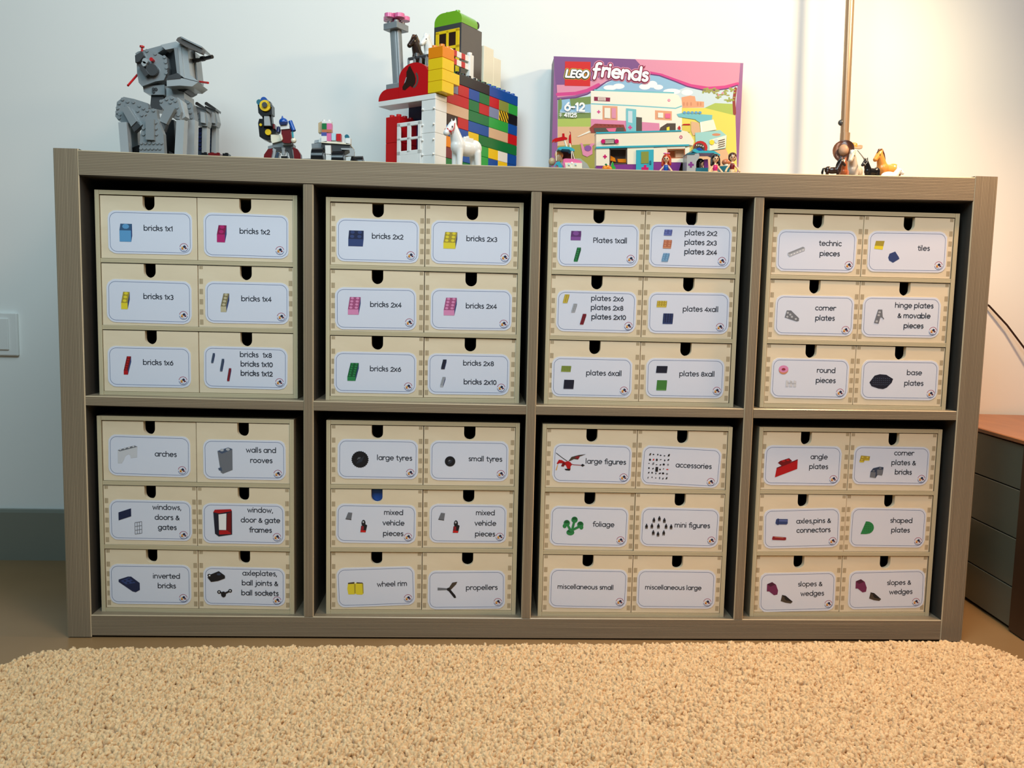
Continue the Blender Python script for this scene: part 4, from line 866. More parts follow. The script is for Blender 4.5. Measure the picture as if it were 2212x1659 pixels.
rod((312, 690, .11), (425, 560, .14), .0018, 'red', 'red_rod', 'red rod'); rod((1155, 643, .16), (1270, 658, .14), .0018, 'red', 'red_rod', 'red rod'); rod((480, 300, .13), (480, 228, .13), .0017, 'red', 'red_rod', 'red rod')
rod((480, 236, .13), (480, 216, .13), .0038, 'red', 'red_rod')
rod((1050, 402, .15), (1150, 385, .14), .0035, 'black', 'gun_barrel'); rod((1140, 388, .14), (1320, 345, .12), .0031, 'black', 'gun_barrel'); rod((1190, 372, .133), (1225, 365, .131), .0042, 'black', 'gun_barrel')
wprism([(490, 700), (745, 680), (750, 800), (590, 800), (500, 765)], .135, .045, 'midgrey', 'neck_block', studs=[(620, 735), (650, 735), (620, 765)], smat='darkgrey'); wprism([(590, 800), (740, 800), (720, 985), (575, 960)], .14, .04, 'darkgrey', 'neck')
wprism([(770, 720), (850, 722), (980, 770), (985, 850), (840, 810), (770, 830)], .14, .05, 'lightgrey', 'neck_side')
wprism([(180, 885), (260, 825), (385, 850), (545, 900), (560, 950), (500, 1150), (440, 1180), (300, 1170), (200, 1110), (160, 1060)], .10, .012, 'midgrey', 'shoulder_plate', studs=[(250, 855), (210, 900), (190, 960), (185, 1010), (215, 1035), (210, 1075), (310, 880), (380, 885), (300, 930), (450, 930), (500, 960), (430, 990), (480, 1040)])
wprism([(700, 865), (830, 810), (900, 840), (945, 1000), (925, 1090), (860, 1085), (760, 1000), (690, 920)], .09, .012, 'midgrey', 'shoulder_plate', studs=[(710, 880), (775, 850), (840, 840), (820, 890), (880, 870), (900, 950), (880, 1000), (915, 1040)])
wprism([(230, 960), (300, 930), (415, 1115), (350, 1180)], .088, .01, 'midgrey', 'upper_leg'); wprism([(350, 1180), (415, 1115), (465, 1175), (385, 1245)], .09, .012, 'darkgrey', 'knee')
wprism([(775, 915), (870, 965), (770, 1150), (680, 1110)], .078, .01, 'midgrey', 'upper_leg'); wprism([(680, 1110), (770, 1150), (740, 1235), (660, 1180)], .08, .012, 'darkgrey', 'knee')
wprism([(520, 975), (650, 970), (665, 1080), (735, 1270), (750, 1465), (440, 1465), (460, 1270), (510, 1100)], .07, .012, 'midgrey', 'front_skirt', drop=True,
  studs=[(545, 985), (620, 985)]+[(470+45*i, 1440) for i in range(6)]+[(475+48*i, 1375) for i in range(6)]+[(500, 1270), (500, 1200), (645, 1130), (650, 1200), (655, 1270), (520, 1030)])
wprism([(522, 1095), (622, 1090), (622, 1340), (522, 1335)], .064, .006, 'midgrey', 'skirt_panel')
wprism([(195, 1130), (295, 1125), (330, 1480), (230, 1480)], .085, .014, 'lightgrey', 'leg', drop=True); wprism([(330, 1180), (420, 1190), (445, 1480), (360, 1480)], .13, .012, 'midgrey', 'leg', drop=True)
wprism([(700, 1080), (860, 1100), (880, 1480), (770, 1480)], .14, .06, 'black', 'body'); wprism([(340, 1440), (440, 1400), (800, 1470), (800, 1490), (340, 1490)], .12, .1, 'black', 'body', drop=True)
for (t0, t1, b0, b1, Y, m) in ((890, 985, 860, 960, .085, 'lightgrey'), (1025, 1112, 1000, 1090, .13, 'lightgrey'), (1200, 1258, 1185, 1240, .18, 'lightgrey'), (1318, 1365, 1295, 1352, .22, 'lightgrey')):
    wprism([(t0, 1100), (t1, 1100), (b1, 1500), (b0, 1500)], Y, .018, m, 'leg', drop=True)
for (x0, x1, Y) in ((1155, 1200, .18), (1265, 1318, .22)):
    wprism([(x0, 1190), (x1, 1190), (x1-15, 1500), (x0-15, 1500)], Y+.004, .014, 'slate', 'leg_back', drop=True, studs=[(x0+20, 1220+45*i) for i in range(6)], smat='navy')
wprism([(900, 830), (960, 870), (1000, 1060), (940, 1100), (925, 980)], .10, .02, 'lightgrey', 'hip_plate'); wprism([(990, 850), (1080, 905), (1110, 1110), (1060, 1140), (1000, 1060)], .14, .02, 'midgrey', 'hip_plate', studs=[(1030, 890), (1045, 950), (1060, 1010), (1070, 1070)])
for dx in (0, 112):
    wprism([(1118+dx, 890), (1140+dx, 885), (1250+dx, 960), (1245+dx, 985), (1115+dx, 915)], .17+dx*.0003, .03, 'darkgrey', 'hip_cap')
    wprism([(1120+dx, 930), (1240+dx, 985), (1270+dx, 1120), (1255+dx, 1175), (1130+dx, 1160), (1110+dx, 1040)], .175+dx*.0003, .02, 'midgrey', 'hip_plate', studs=[(1145+dx, 1010), (1150+dx, 1080)]); wprism([(1175+dx, 1000), (1225+dx, 1010), (1235+dx, 1140), (1180+dx, 1130)], .17+dx*.0003, .01, 'lightgrey', 'hip_plate')
P = at(475, 334, .03)
lp = thing('toy_plate', (P.x, .03, top_z(P.x)), 'low flat row of grey, red and black toy bricks lying right of the grey walker', 'toy bricks')
mb = MB(); mb.box(-.022, .022, -.008, .008, 0, .0032, 'midgrey', .0004); mb.build('base_plate', lp)
for (x0, x1, m) in ((-.016, .002, 'darkred'), (.006, .015, 'black'), (-.026, -.018, 'black')):
    mb = MB(); mb.box(x0, x1, -.007, .007, .0033, .0075, m, .0003); n_ = 2 if x1-x0 > .01 else 1
    for i in range(n_): mb.cyl((x0+(x1-x0)*(i+.5)/n_, 0, .0075), (x0+(x1-x0)*(i+.5)/n_, 0, .0092), .0025, m, n=12)
    mb.build('brick', lp)

# ------------------------------------------------------------------ cannon-armed figure and rover
qp = lambda x, y, Y: at(530+x/8.193, 190+y/8.193, Y)
def kit(name, px, Y, label, cat):
    P = at(px, 340, Y); o = thing(name, (P.x, Y, top_z(P.x)), label, cat); return o, Vector((P.x, Y, top_z(P.x)))
def make_tools(root, O):
    cl = lambda v: Vector((v.x, v.y, max(v.z, O.z)))-O
    def pr(pts, Y, d, m, name, drop=False, label=None):
        mb = MB(); P3 = [cl(qp(x, y, Y)) for x, y in pts]
        if drop:
            for i in sorted(range(len(P3)), key=lambda i: P3[i].z)[:2]: P3[i].z = 0
        mb.prism([(p.x, p.z) for p in P3], Y-O.y, Y-O.y+d, m); o = mb.build(name, root)
        if label: o['label'] = label
        return o
    def cy(x, y, Y, r, d, m, name, r1=None):
        mb = MB(); p = cl(qp(x, y, Y)); mb.cyl((p.x, p.y, p.z), (p.x, p.y+d, p.z), r, m, r1, 20); return smooth_sharp(mb.build(name, root))
    def ro(p, q, r, m, name, r1=None):
        mb = MB(); mb.cyl(cl(qp(*p)), cl(qp(*q)), r, m, r1, 12); return smooth_sharp(mb.build(name, root))
    def ba(x, y, Y, r, m, name):
        mb = MB(); p = cl(qp(x, y, Y)); mb.ball(p, r, m); return mb.build(name, root, smooth=True)
    return pr, cy, ro, ba
mech, MO = kit('toy_mech', 605, .10, 'small toy rider in a blue helmet on a red and grey walker, black cannon arm', 'toy robot')
pr, cy, ro, ba = make_tools(mech, MO)
pr([(215, 270), (430, 250), (465, 300), (470, 460), (380, 500), (270, 490), (230, 440)], .09, .02, 'black', 'cannon_head'); cy(245, 250, .088, .0045, .02, 'darkteal', 'blue_dome'); cy(325, 215, .088, .0052, .02, 'blue', 'blue_dome')
pr([(385, 235), (440, 240), (455, 330), (400, 330)], .086, .012, 'darkgrey', 'grip')
cy(345, 310, .086, .0088, .004, 'yellow', 'yellow_ring'); cy(338, 295, .083, .0042, .004, 'darkgrey', 'ring_hub')
pr([(300, 480), (460, 480), (480, 680), (310, 680)], .095, .012, 'black', 'arm'); pr([(330, 500), (420, 500), (445, 665), (335, 665)], .090, .006, 'lightgrey', 'arm_plate')
pr([(245, 545), (300, 545), (330, 640), (500, 630), (550, 760), (545, 800), (440, 830), (450, 920), (380, 930), (290, 890), (250, 860), (225, 620)], .10, .02, 'black', 'arm_block'); cy(270, 650, .097, .0022, .004, 'yellow', 'yellow_ring'); cy(400, 780, .096, .0048, .004, 'yellow', 'yellow_ring')
pr([(485, 640), (515, 635), (520, 720), (490, 720)], .094, .008, 'darkred', 'arm_tile')
pr([(450, 825), (620, 830), (640, 935), (480, 975), (455, 940)], .094, .014, 'cream', 'hip_block'); pr([(480, 960), (640, 940), (850, 990), (840, 1060), (480, 1060)], .098, .02, 'midgrey', 'hip_plate'); pr([(650, 965), (820, 970), (825, 1000), (655, 1005)], .092, .01, 'lightgrey', 'hip_plate')
pr([(635, 740), (800, 725), (825, 950), (780, 975), (680, 970), (640, 940)], .088, .014, 'darkred', 'robe', label='dark red front of the rider')
pr([(615, 665), (770, 655), (785, 720), (620, 735)], .086, .016, 'white', 'shoulder_piece'); ba(675, 610, .092, .0072, 'blue', 'helmet')
ro((655, 555, .092), (655, 495, .092), .0022, 'blue', 'plume', .0008); pr([(612, 600), (740, 600), (735, 645), (612, 655)], .083, .004, 'navy', 'visor')
ro((600, 700, .095), (580, 790, .092), .0035, 'navy', 'arm'); ro((790, 720, .095), (850, 745, .09), .0035, 'navy', 'arm')
ro((795, 590, .09), (860, 760, .086), .0034, 'blue', 'blaster'); ro((835, 770, .087), (845, 880, .087), .0014, 'teal', 'teal_rod'); ba(855, 930, .09, .0045, 'cream', 'knee_ball'); pr([(640, 820), (610, 830), (640, 930), (660, 900)], .085, .006, 'cream', 'hip_tile')
mb = MB()
for (pts, m, nm) in (([(470, 1070), (400, 1080), (330, 1180), (315, 1245), (420, 1245), (480, 1110)], 'darkred', 'front_shell'), ([(840, 1045), (920, 1080), (975, 1170), (990, 1250), (880, 1250), (850, 1130)], 'darkred', 'front_shell'),
  ([(490, 1060), (545, 1090), (480, 1245), (430, 1245)], 'lightgrey', 'leg'), ([(560, 1130), (600, 1150), (520, 1245), (470, 1245)], 'slate', 'leg'), ([(750, 1080), (820, 1060), (880, 1250), (820, 1250)], 'darkgrey', 'leg'), ([(400, 1030), (480, 1010), (490, 1060), (400, 1090)], 'midgrey', 'hip_plate')):
    pr(pts, .092 if nm == 'front_shell' else .096, .012, m, nm, drop=nm != 'hip_plate')
ro((680, 1060, .1), (680, 1190, .1), .0045, 'lightgrey', 'core_post', .003); ro((600, 1100, .1), (600, 1240, .1), .0015, 'lightgrey', 'strut'); ro((740, 1100, .1), (745, 1240, .1), .0015, 'lightgrey', 'strut'); pr([(500, 1050), (800, 1040), (790, 1110), (520, 1120)], .097, .02, 'darkgrey', 'hip_core')
o_ = pr([(630, 1205), (740, 1205), (740, 1245), (630, 1245)], .095, .012, 'black', 'foot', drop=True)
rover, VO = kit('toy_rover', 720, .09, 'small toy vehicle with black wheels and a stack of coloured bricks', 'toy vehicle')
pr, cy, ro, ba = make_tools(rover, VO)
pr([(1350, 965), (1850, 995), (1850, 1100), (1700, 1130), (1400, 1090), (1350, 1060)], .085, .05, 'darkgrey', 'chassis'); pr([(1170, 985), (1340, 975), (1345, 1090), (1180, 1120)], .09, .03, 'midgrey', 'side_pod')
pr([(1340, 955), (1440, 940), (1740, 965), (1850, 985), (1850, 1002), (1345, 968)], .082, .05, 'cream', 'deck')
pr([(1225, 925), (1300, 915), (1300, 965), (1215, 975)], .095, .014, 'lightgrey', 'seat'); pr([(1300, 905), (1345, 880), (1345, 965), (1300, 965)], .09, .01, 'white', 'panel')
for (x0, x1, y0, y1, m) in ((1345, 1440, 850, 955, 'white'), (1345, 1440, 785, 850, 'indigo'), (1440, 1520, 800, 940, 'pink'), (1525, 1600, 800, 925, 'aqua'), (1610, 1690, 810, 935, 'red'), (1355, 1525, 735, 785, 'rust'), (1355, 1440, 625, 735, 'green'), (1440, 1525, 625, 735, 'pink'), (1355, 1525, 585, 625, 'white'), (1780, 1860, 885, 990, 'white')):
    pr([(x0, y1), (x1, y1), (x1, y0), (x0, y0)], .082, .012, m, 'brick')
for x in (1390, 1480): ro((x, 590, .088), (x, 565, .088), .0022, 'white', 'stud')
pr([(1290, 620), (1350, 590), (1355, 780), (1290, 790)], .088, .014, 'tan', 'side_arch'); cy(1795, 860, .086, .0035, .006, 'darkteal', 'light'); ro((1735, 985, .085), (1735, 920, .085), .0012, 'white', 'mast')
pr([(1410, 1015), (1510, 1015), (1515, 1170), (1420, 1165)], .078, .006, 'white', 'front_panel'); pr([(1690, 1065), (1900, 1065), (1930, 1120), (1925, 1205), (1760, 1200), (1850, 1150), (1840, 1095), (1700, 1090)], .08, .006, 'lightgrey', 'blade')
for (x, y, r, Y) in ((1280, 1190, .0165, .078), (1640, 1190, .0150, .082), (1080, 1215, .0100, .11), (1975, 1215, .0125, .10)):
    p = qp(x, y, Y); mb = MB(); xx = p.x-VO.x; r = max(.006, r)
    mb.cyl((xx-.009, Y-VO.y+.006, r), (xx+.009, Y-VO.y+.006, r), r*.93, 'black', r, 28); mb.cyl((xx-.011, Y-VO.y+.006, r), (xx+.011, Y-VO.y+.006, r), r*.5, 'midgrey', n=20)
    mb.cyl((xx-.0095, Y-VO.y+.006, r), (xx+.0095, Y-VO.y+.006, r), r*.86, 'black', n=28); smooth_sharp(mb.build('wheel', rover))

# ------------------------------------------------------------------ set box with printed front
zp = lambda x, y: (1160+x/4.809, 100+y/4.809)
FY = .335
bt = at(1600, 136, FY); bl_ = at(1197.5, 121.5, FY); XL, XR = bl_.x, at(1600.2, 250, FY).x
bzz = top_z(XR)+.0002; BH = (bl_.z+bt.z)/2-bzz
box = thing('toy_set_box', ((XL+XR)/2, FY, bzz), 'upright purple cardboard toy set box printed with a white camper van scene', 'box')
BO = Vector(((XL+XR)/2, FY, bzz))
mat('carton_side', (78, 50, 92), .4); mat('carton_front', (150, 96, 150), .3)
mb = MB(); hw_ = (XR-XL)/2
mb.add([(-hw_, 0, 0), (hw_, 0, 0), (hw_, .058, 0), (-hw_, .058, 0), (-hw_, 0, BH+(bl_.z-bt.z)/2), (hw_, 0, BH-(bl_.z-bt.z)/2), (hw_, .058, BH-(bl_.z-bt.z)/2), (-hw_, .058, BH+(bl_.z-bt.z)/2)],
  [(0, 1, 5, 4), (1, 2, 6, 5), (2, 3, 7, 6), (3, 0, 4, 7), (4, 5, 6, 7), (3, 2, 1, 0)], 'carton_side')
mb.m[0] = mb.mi('carton_front'); mb.build('carton', box)
art = MB(); QUEUE = []
def fp(poly, m, lay):
    q = []
    for x, y in poly:
        p = at(*zp(x, y), FY); q.append((p.x-BO.x, max(p.z-BO.z, .0005)))
    QUEUE.append((lay, 'f', q, m, 0))
def fl(pts, w, m, lay):
    q = [(p.x-BO.x, p.z-BO.z) for p in (at(*zp(x, y), FY) for x, y in pts)]
    QUEUE.append((lay, 'l', q, m, w))
def fe(x, y, rx, ry, m, lay, n=16): fp([(x+rx*math.cos(2*math.pi*i/n), y+ry*math.sin(2*math.pi*i/n)) for i in range(n)], m, lay)
curve = [(214, 550), (400, 535), (520, 500), (620, 440), (720, 370), (850, 318), (1000, 290), (1130, 285), (1270, 305), (1420, 360), (1560, 418), (1720, 455), (1850, 458), (1980, 440), (2082, 405)]
fp([(172, 104), (2112, 172), (2100, 400), (1980, 430), (1700, 440), (1440, 352), (1300, 290), (1130, 262), (900, 270), (600, 420), (400, 500), (205, 530)], 'bpurple', 1)
fp([(1020, 135), (2112, 172), (2095, 400), (1980, 425), (1700, 435), (1440, 345), (1300, 285), (1130, 255)], 'bpink', 2); fp([(205, 400), (480, 400), (620, 330), (900, 270), (600, 430), (400, 510), (210, 530)], 'bpink', 2)
fp(curve+[(2060, 700), (2080, 1305), (212, 1280)], 'skypale', 3)
fl([(212, 500), (400, 490), (520, 460), (640, 400)], .0032, 'bmag', 4); fl([(1130, 268), (1290, 300), (1450, 358), (1600, 410), (1780, 437), (1950, 425), (2085, 390)], .0030, 'bmag', 4); fl(curve, .0012, 'bviolet', 5)
fp([(620, 440), (850, 320), (1130, 288), (1270, 308), (1480, 385), (1560, 420), (1400, 480), (700, 450)], 'sky', 4)
for x, y, rx, ry in ((760, 430, 70, 26), (850, 415, 60, 28), (1120, 420, 60, 30), (1200, 395, 50, 36), (1260, 425, 50, 26), (1400, 470, 90, 30), (1560, 480, 60, 30)): fe(x, y, rx, ry, 'white', 5)
fp([(218, 555), (560, 520), (560, 835), (215, 835)], 'grassd', 4); fp([(240, 560), (340, 545), (350, 620), (560, 600), (560, 690), (240, 690)], 'sky', 5)
for x in (245, 370): fe(x, 600, 14, 60, 'grassd', 6)
fp([(215, 755), (560, 745), (560, 835), (215, 835)], 'grass', 6); fp([(215, 835), (620, 835), (640, 1050), (215, 1050)], 'path', 6); fp([(212, 1035), (640, 1010), (640, 1295), (208, 1285)], 'lawn', 7)
fp([(390, 1165), (450, 1165), (520, 1220), (560, 1290), (400, 1290)], 'slab', 8)
fp([(1500, 640), (1790, 640), (2060, 690), (2078, 1305), (1500, 1300)], 'field', 4); fp([(1740, 640), (1850, 590), (2060, 600), (2060, 720)], 'grass', 4); fp([(1600, 1090), (1960, 1060), (2070, 1300), (1500, 1300)], 'path', 5)
fp([(1500, 530), (1590, 512), (1640, 520), (1650, 570), (1735, 575), (1735, 635), (1510, 640)], 'house', 6)
for x in (1525, 1560, 1600, 1670, 1700): fe(x, 600, 9, 22, 'rust', 7, 8)
for i in range(60):
    a = random.uniform(1720, 2065); c = 435+random.random()**1.3*150*(.35+(a-1700)/420); fe(a, c, random.uniform(10, 22), random.uniform(6, 14), random.choice(['foliage', 'olive', 'foliage', 'tpink' if i % 7 == 0 else 'foliage']), 6+i % 3, 7)
fl([(2062, 440), (2045, 560), (2052, 700)], .003, 'brownred', 5)
# printed open camper
fp([(558, 462), (1400, 486), (1470, 510), (1503, 570), (1507, 880), (560, 885)], 'cream', 8); fl([(600, 455), (1418, 484)], .0014, 'teal', 9); fl([(566, 598), (1000, 618), (1440, 645), (1500, 622)], .0011, 'teal', 9)
fp([(560, 755), (920, 775), (1270, 800), (1275, 880), (560, 885)], 'tpink', 9); fp([(680, 618), (836, 624), (836, 770), (680, 765)], 'house', 10); fp([(700, 640), (760, 642), (760, 750), (700, 745)], 'cream', 11); fp([(775, 640), (820, 645), (820, 750), (775, 748)], 'bpink', 11)
fp([(1225, 665), (1400, 675), (1400, 772), (1225, 762)], 'house', 10); fp([(1255, 690), (1310, 692), (1310, 745), (1255, 742)], 'cream', 11); fp([(1330, 700), (1385, 700), (1385, 750), (1330, 748)], 'hotpink', 11)
fp([(1030, 735), (1090, 740), (1090, 882), (1030, 882)], 'bdark', 10); fp([(925, 645), (1030, 656), (1028, 884), (925, 886)], 'teal', 11); fp([(945, 672), (990, 675), (990, 798), (945, 790)], 'skypale', 12)
fp([(1270, 880), (1280, 845), (1350, 800), (1440, 800), (1440, 880)], 'brown', 10); fp([(1345, 845), (1375, 835), (1375, 875), (1345, 875)], 'yellow', 11)
fp([(545, 850), (600, 805), (900, 815), (925, 885), (560, 900)], 'brownred', 12); fp([(590, 850), (900, 845), (900, 885), (600, 900)], 'bdark', 13)
for i in range(7): fe(625+40*i, 812+2*i, 9, 7, 'brownred', 13, 8)
fp([(715, 855), (822, 850), (812, 888), (745, 888)], 'hotpink', 14); fp([(415, 940), (540, 880), (560, 892), (430, 942)], 'cream', 12)
fp([(592, 524), (760, 534), (758, 576), (592, 568)], 'wine', 10); fp([(632, 532), (712, 536), (712, 568), (632, 564)], 'cream', 11)
for yy in (543, 557): fl([(640, yy), (704, yy+3)], .0005, 'wine', 12)
def cross(x, y, r, m, lay): fp([(x-r, y-r*.36), (x+r, y-r*.36), (x+r, y+r*.36), (x-r, y+r*.36)], m, lay); fp([(x-r*.36, y-r), (x+r*.36, y-r), (x+r*.36, y+r), (x-r*.36, y+r)], m, lay)
cross(640, 682, 18, 'bmag', 10); cross(966, 845, 22, 'bmag', 12); fe(1370, 562, 15, 15, 'hotpink', 10, 8); fe(1370, 562, 6, 6, 'white', 11, 8)
# printed car
fp([(1450, 705), (1500, 695), (1820, 715), (1815, 775), (1690, 795), (1640, 760), (1470, 735)], 'teal', 12)
for x in (1530, 1570, 1610, 1650, 1690): fe(x, 690, 18, 14, 'blue', 13, 8)
fp([(1690, 790), (1830, 762), (1862, 868), (1705, 895)], 'cream', 13); fp([(1690, 790), (1700, 788), (1715, 893), (1700, 895)], 'white', 14); fp([(1600, 780), (1680, 795), (1700, 900), (1620, 930), (1600, 880)], 'path', 12)
fp([(1640, 900), (1700, 895), (1900, 872), (1968, 930), (1958, 1060), (1785, 1085), (1650, 1070)], 'tealpale', 13); fp([(1790, 975), (1965, 925), (1955, 1050), (1790, 1085)], 'cream', 14); fe(1812, 1000, 26, 26, 'yellow', 15); fe(1858, 985, 18, 24, 'skypale', 15)
for i in range(4): fl([(1880, 985+22*i), (1945, 968+22*i)], .0006, 'brown', 15)
fe(1860, 920, 45, 14, 'rust', 14); fe(1692, 1055, 75, 70, 'red', 15); fe(1680, 1066, 60, 58, 'brown', 16); fe(1686, 1075, 36, 34, 'dk', 17)
for i in range(4): fe(1655+22*i, 1030+3*i*i*.5, 5, 8, 'white', 18, 6)
fp([(1505, 822), (1590, 815), (1590, 892), (1505, 896)], 'gold', 12); fp([(1500, 822), (1520, 808), (1585, 806), (1592, 822)], 'red', 13); fp([(1458, 850), (1475, 825), (1490, 845), (1486, 870), (1468, 866)], 'red', 13)
fp([(450, 1005), (470, 1010), (500, 1080), (560, 1010), (605, 1010), (575, 1040), (575, 1120), (520, 1150), (475, 1130)], 'tpink', 12); fe(528, 1060, 36, 30, 'purple', 13)
# lettering on the carton
fp([(291, 157), (556, 162), (552, 415), (287, 410)], 'legored', 8)
def word(t, x, y, hgt, m, lay, hw, slant=0., rot=0., wfix=None, cap=1.3):
    p0 = at(*zp(x, y), FY); unit = hgt/4.809/1075/cap
    QUEUE.append((lay, 't', (t, p0.x-BO.x, p0.z-BO.z, unit), m, (hw, slant, rot, cap/2)))
word('LEGO', 418, 290, 66, 'legoyel', 10, .42, .18, R(-1)); word('LEGO', 418, 290, 66, 'dk', 12, .33, .18, R(-1)); word('LEGO', 418, 290, 66, 'white', 14, .19, .18, R(-1))
word('Friends', 868, 278, 104, 'bpink', 10, .40, .05, R(-4)); word('Friends', 868, 278, 104, 'wine', 12, .30, .05, R(-4)); word('Friends', 868, 278, 104, 'white', 14, .17, .05, R(-4))
fp([(1080, 215), (1100, 195), (1103, 215), (1128, 200), (1112, 228), (1092, 232)], 'wine', 12)
word('6-12', 388, 632, 72, 'white', 14, .16, cap=1.24); fl([(235, 686), (540, 690)], .0003, 'white', 14); word('41125', 345, 718, 36, 'white', 14, .16, cap=1.24); fl([(228, 706), (258, 706)], .0004, 'white', 14); fl([(228, 722), (258, 722)], .0004, 'white', 14); fl([(243, 698), (243, 738)], .0004, 'white', 14)
for lay, kd, q, m, w in sorted(QUEUE, key=lambda e: e[0]):
    if kd == 'f': art.flat(q, -.0001, 'ink_'+m)
    elif kd == 'l': art.line(q, w, -.0001, 'ink_'+m)
    else: lettering(art, *q, -.0001, 'ink_'+m, hw=w[0], slant=w[1], rot=w[2], mid=w[3], fat=True)
art.build('printed_front', box)

# ------------------------------------------------------------------ camper, cars and dolls standing in front of the box
cp = lambda x, y, Y: at(*zp(x, y), Y)
def station(name, x, Y, label, cat, group=None):
    P = cp(x, 1280, Y); z = top_z(P.x); o = thing(name, (P.x, Y, z), label, cat, group); return o, Vector((P.x, Y, z))
def tools(root, O):
    def pr(pts, Y, d, m, name, drop=False, label=None):
        mb = MB(); P3 = [cp(x, y, Y)-O for x, y in pts]
        if drop:
            for i in sorted(range(len(P3)), key=lambda i: P3[i].z)[:2]: P3[i].z = .0
        mb.prism([(p.x, max(0, p.z)) for p in P3], Y-O.y, Y-O.y+d, m); o = mb.build(name, root)
        if label: o['label'] = label
        return o
    def crossp(x, y, Y, r, m, name='cross_mark'):
        mb = MB(); p = cp(x, y, Y)-O; rr = r/4.809/1180
        mb.box(p.x-rr, p.x+rr, p.y-.0004, p.y, p.z-rr*.36, p.z+rr*.36, m); mb.box(p.x-rr*.36, p.x+rr*.36, p.y-.0005, p.y, p.z-rr, p.z+rr, m); mb.build(name, root)
    return pr, crossp
camper, KO = station('toy_camper', 1100, .21, 'white and purple toy camper with turquoise door in front of the printed box', 'toy vehicle')
pr, cr = tools(camper, KO); Yc = .21
pr([(615, 905), (1500, 872), (1560, 885), (1600, 925), (1630, 985), (1620, 1030), (1575, 1020), (615, 1050)], Yc, .022, 'cream', 'upper_body'); pr([(615, 892), (1500, 870), (1500, 884), (615, 908)], Yc-.001, .023, 'teal', 'roof_strip'); pr([(615, 1042), (1580, 1018), (1580, 1034), (615, 1062)], Yc-.0015, .02, 'teal', 'trim_strip')
for (x0, x1, y1) in ((615, 752, 1240), (938, 1032, 1225), (1212, 1352, 1200), (1538, 1585, 1200)): pr([(x0, 1055), (x1, 1045), (x1, y1), (x0, y1)], Yc, .020, 'cream', 'wall_panel')
pr([(1032, 1045), (1212, 1040), (1212, 1072), (1032, 1078)], Yc, .020, 'cream', 'wall_panel'); pr([(1350, 1035), (1540, 1030), (1540, 1062), (1350, 1066)], Yc, .020, 'cream', 'wall_panel'); pr([(1350, 1168), (1585, 1160), (1585, 1205), (1350, 1205)], Yc, .020, 'cream', 'wall_panel')
pr([(615, 1238), (1032, 1222), (1032, 1290), (615, 1290)], Yc+.0005, .020, 'purple', 'purple_base', drop=True); pr([(1212, 1202), (1500, 1196), (1430, 1290), (1212, 1290)], Yc+.0005, .020, 'purple', 'purple_base', drop=True); pr([(1425, 1290), (1500, 1200), (1585, 1200), (1585, 1290)], Yc+.012, .03, 'darkbrown', 'wheel_arch', drop=True)
def frame4(x0, y0, x1, y1, w, Y, m, name):
    for a in ((x0, y0, x1, y0+w), (x0, y1-w, x1, y1), (x0, y0, x0+w, y1), (x1-w, y0, x1, y1)): pr([(a[0], a[1]), (a[2], a[1]), (a[2], a[3]), (a[0], a[3])], Y, .004, m, name)
frame4(752, 1062, 938, 1225, 10, Yc+.0005, 'taupe', 'window_frame'); frame4(1352, 1062, 1540, 1168, 10, Yc+.0005, 'rust', 'window_frame')
pr([(752, 1062), (938, 1062), (938, 1235), (752, 1235)], Yc+.021, .004, 'taupe', 'inner_wall'); pr([(762, 1135), (810, 1160), (820, 1200), (762, 1185)], Yc+.01, .006, 'orange', 'inner_brick'); pr([(835, 1170), (925, 1170), (925, 1208), (845, 1205)], Yc+.01, .006, 'orange', 'inner_brick'); pr([(1352, 1066), (1540, 1066), (1540, 1170), (1352, 1170)], Yc+.021, .004, 'rust', 'inner_wall'); pr([(1440, 1080), (1520, 1078), (1520, 1150), (1440, 1155)], Yc+.012, .01, 'peach', 'inner_brick')
pr([(1032, 1078), (1212, 1072), (1212, 1290), (1032, 1290)], Yc-.002, .004, 'teal', 'door', drop=True, label='turquoise door with glazed opening'); pr([(1082, 1095), (1160, 1092), (1160, 1215), (1082, 1218)], Yc-.0026, .001, 'olive', 'door_pane'); pr([(1172, 1190), (1186, 1185), (1186, 1222), (1172, 1222)], Yc-.0045, .003, 'darkteal', 'door_handle')
for x0 in (665, 805): 
    mb = MB(); p = cp(x0+20, 990, Yc)-KO; mb.cyl((p.x, p.y-.0035, p.z), (p.x, p.y, p.z), .0038, 'magenta', n=16); mb.build('sign_scroll', camper)
pr([(700, 965), (808, 962), (808, 1008), (700, 1012)], Yc-.0025, .003, 'darkgrey', 'sign_board')
for yy in (974, 988, 1001): pr([(708, yy), (800, yy-2), (800, yy+4), (708, yy+6)], Yc-.0028, .0005, 'cream', 'sign_line')
cr(706, 1146, Yc, 20, 'magenta'); cr(1122, 1270, Yc-.0021, 36, 'magenta')
mb = MB(); p = cp(1495, 943, Yc)-KO
for i in range(7): t = 2*math.pi*i/7; mb.cyl((p.x+.0022*math.cos(t), p.y-.0004, p.z+.0022*math.sin(t)), (p.x+.0022*math.cos(t), p.y, p.z+.0022*math.sin(t)), .0009, 'magenta', n=8)
mb.build('flower_mark', camper)
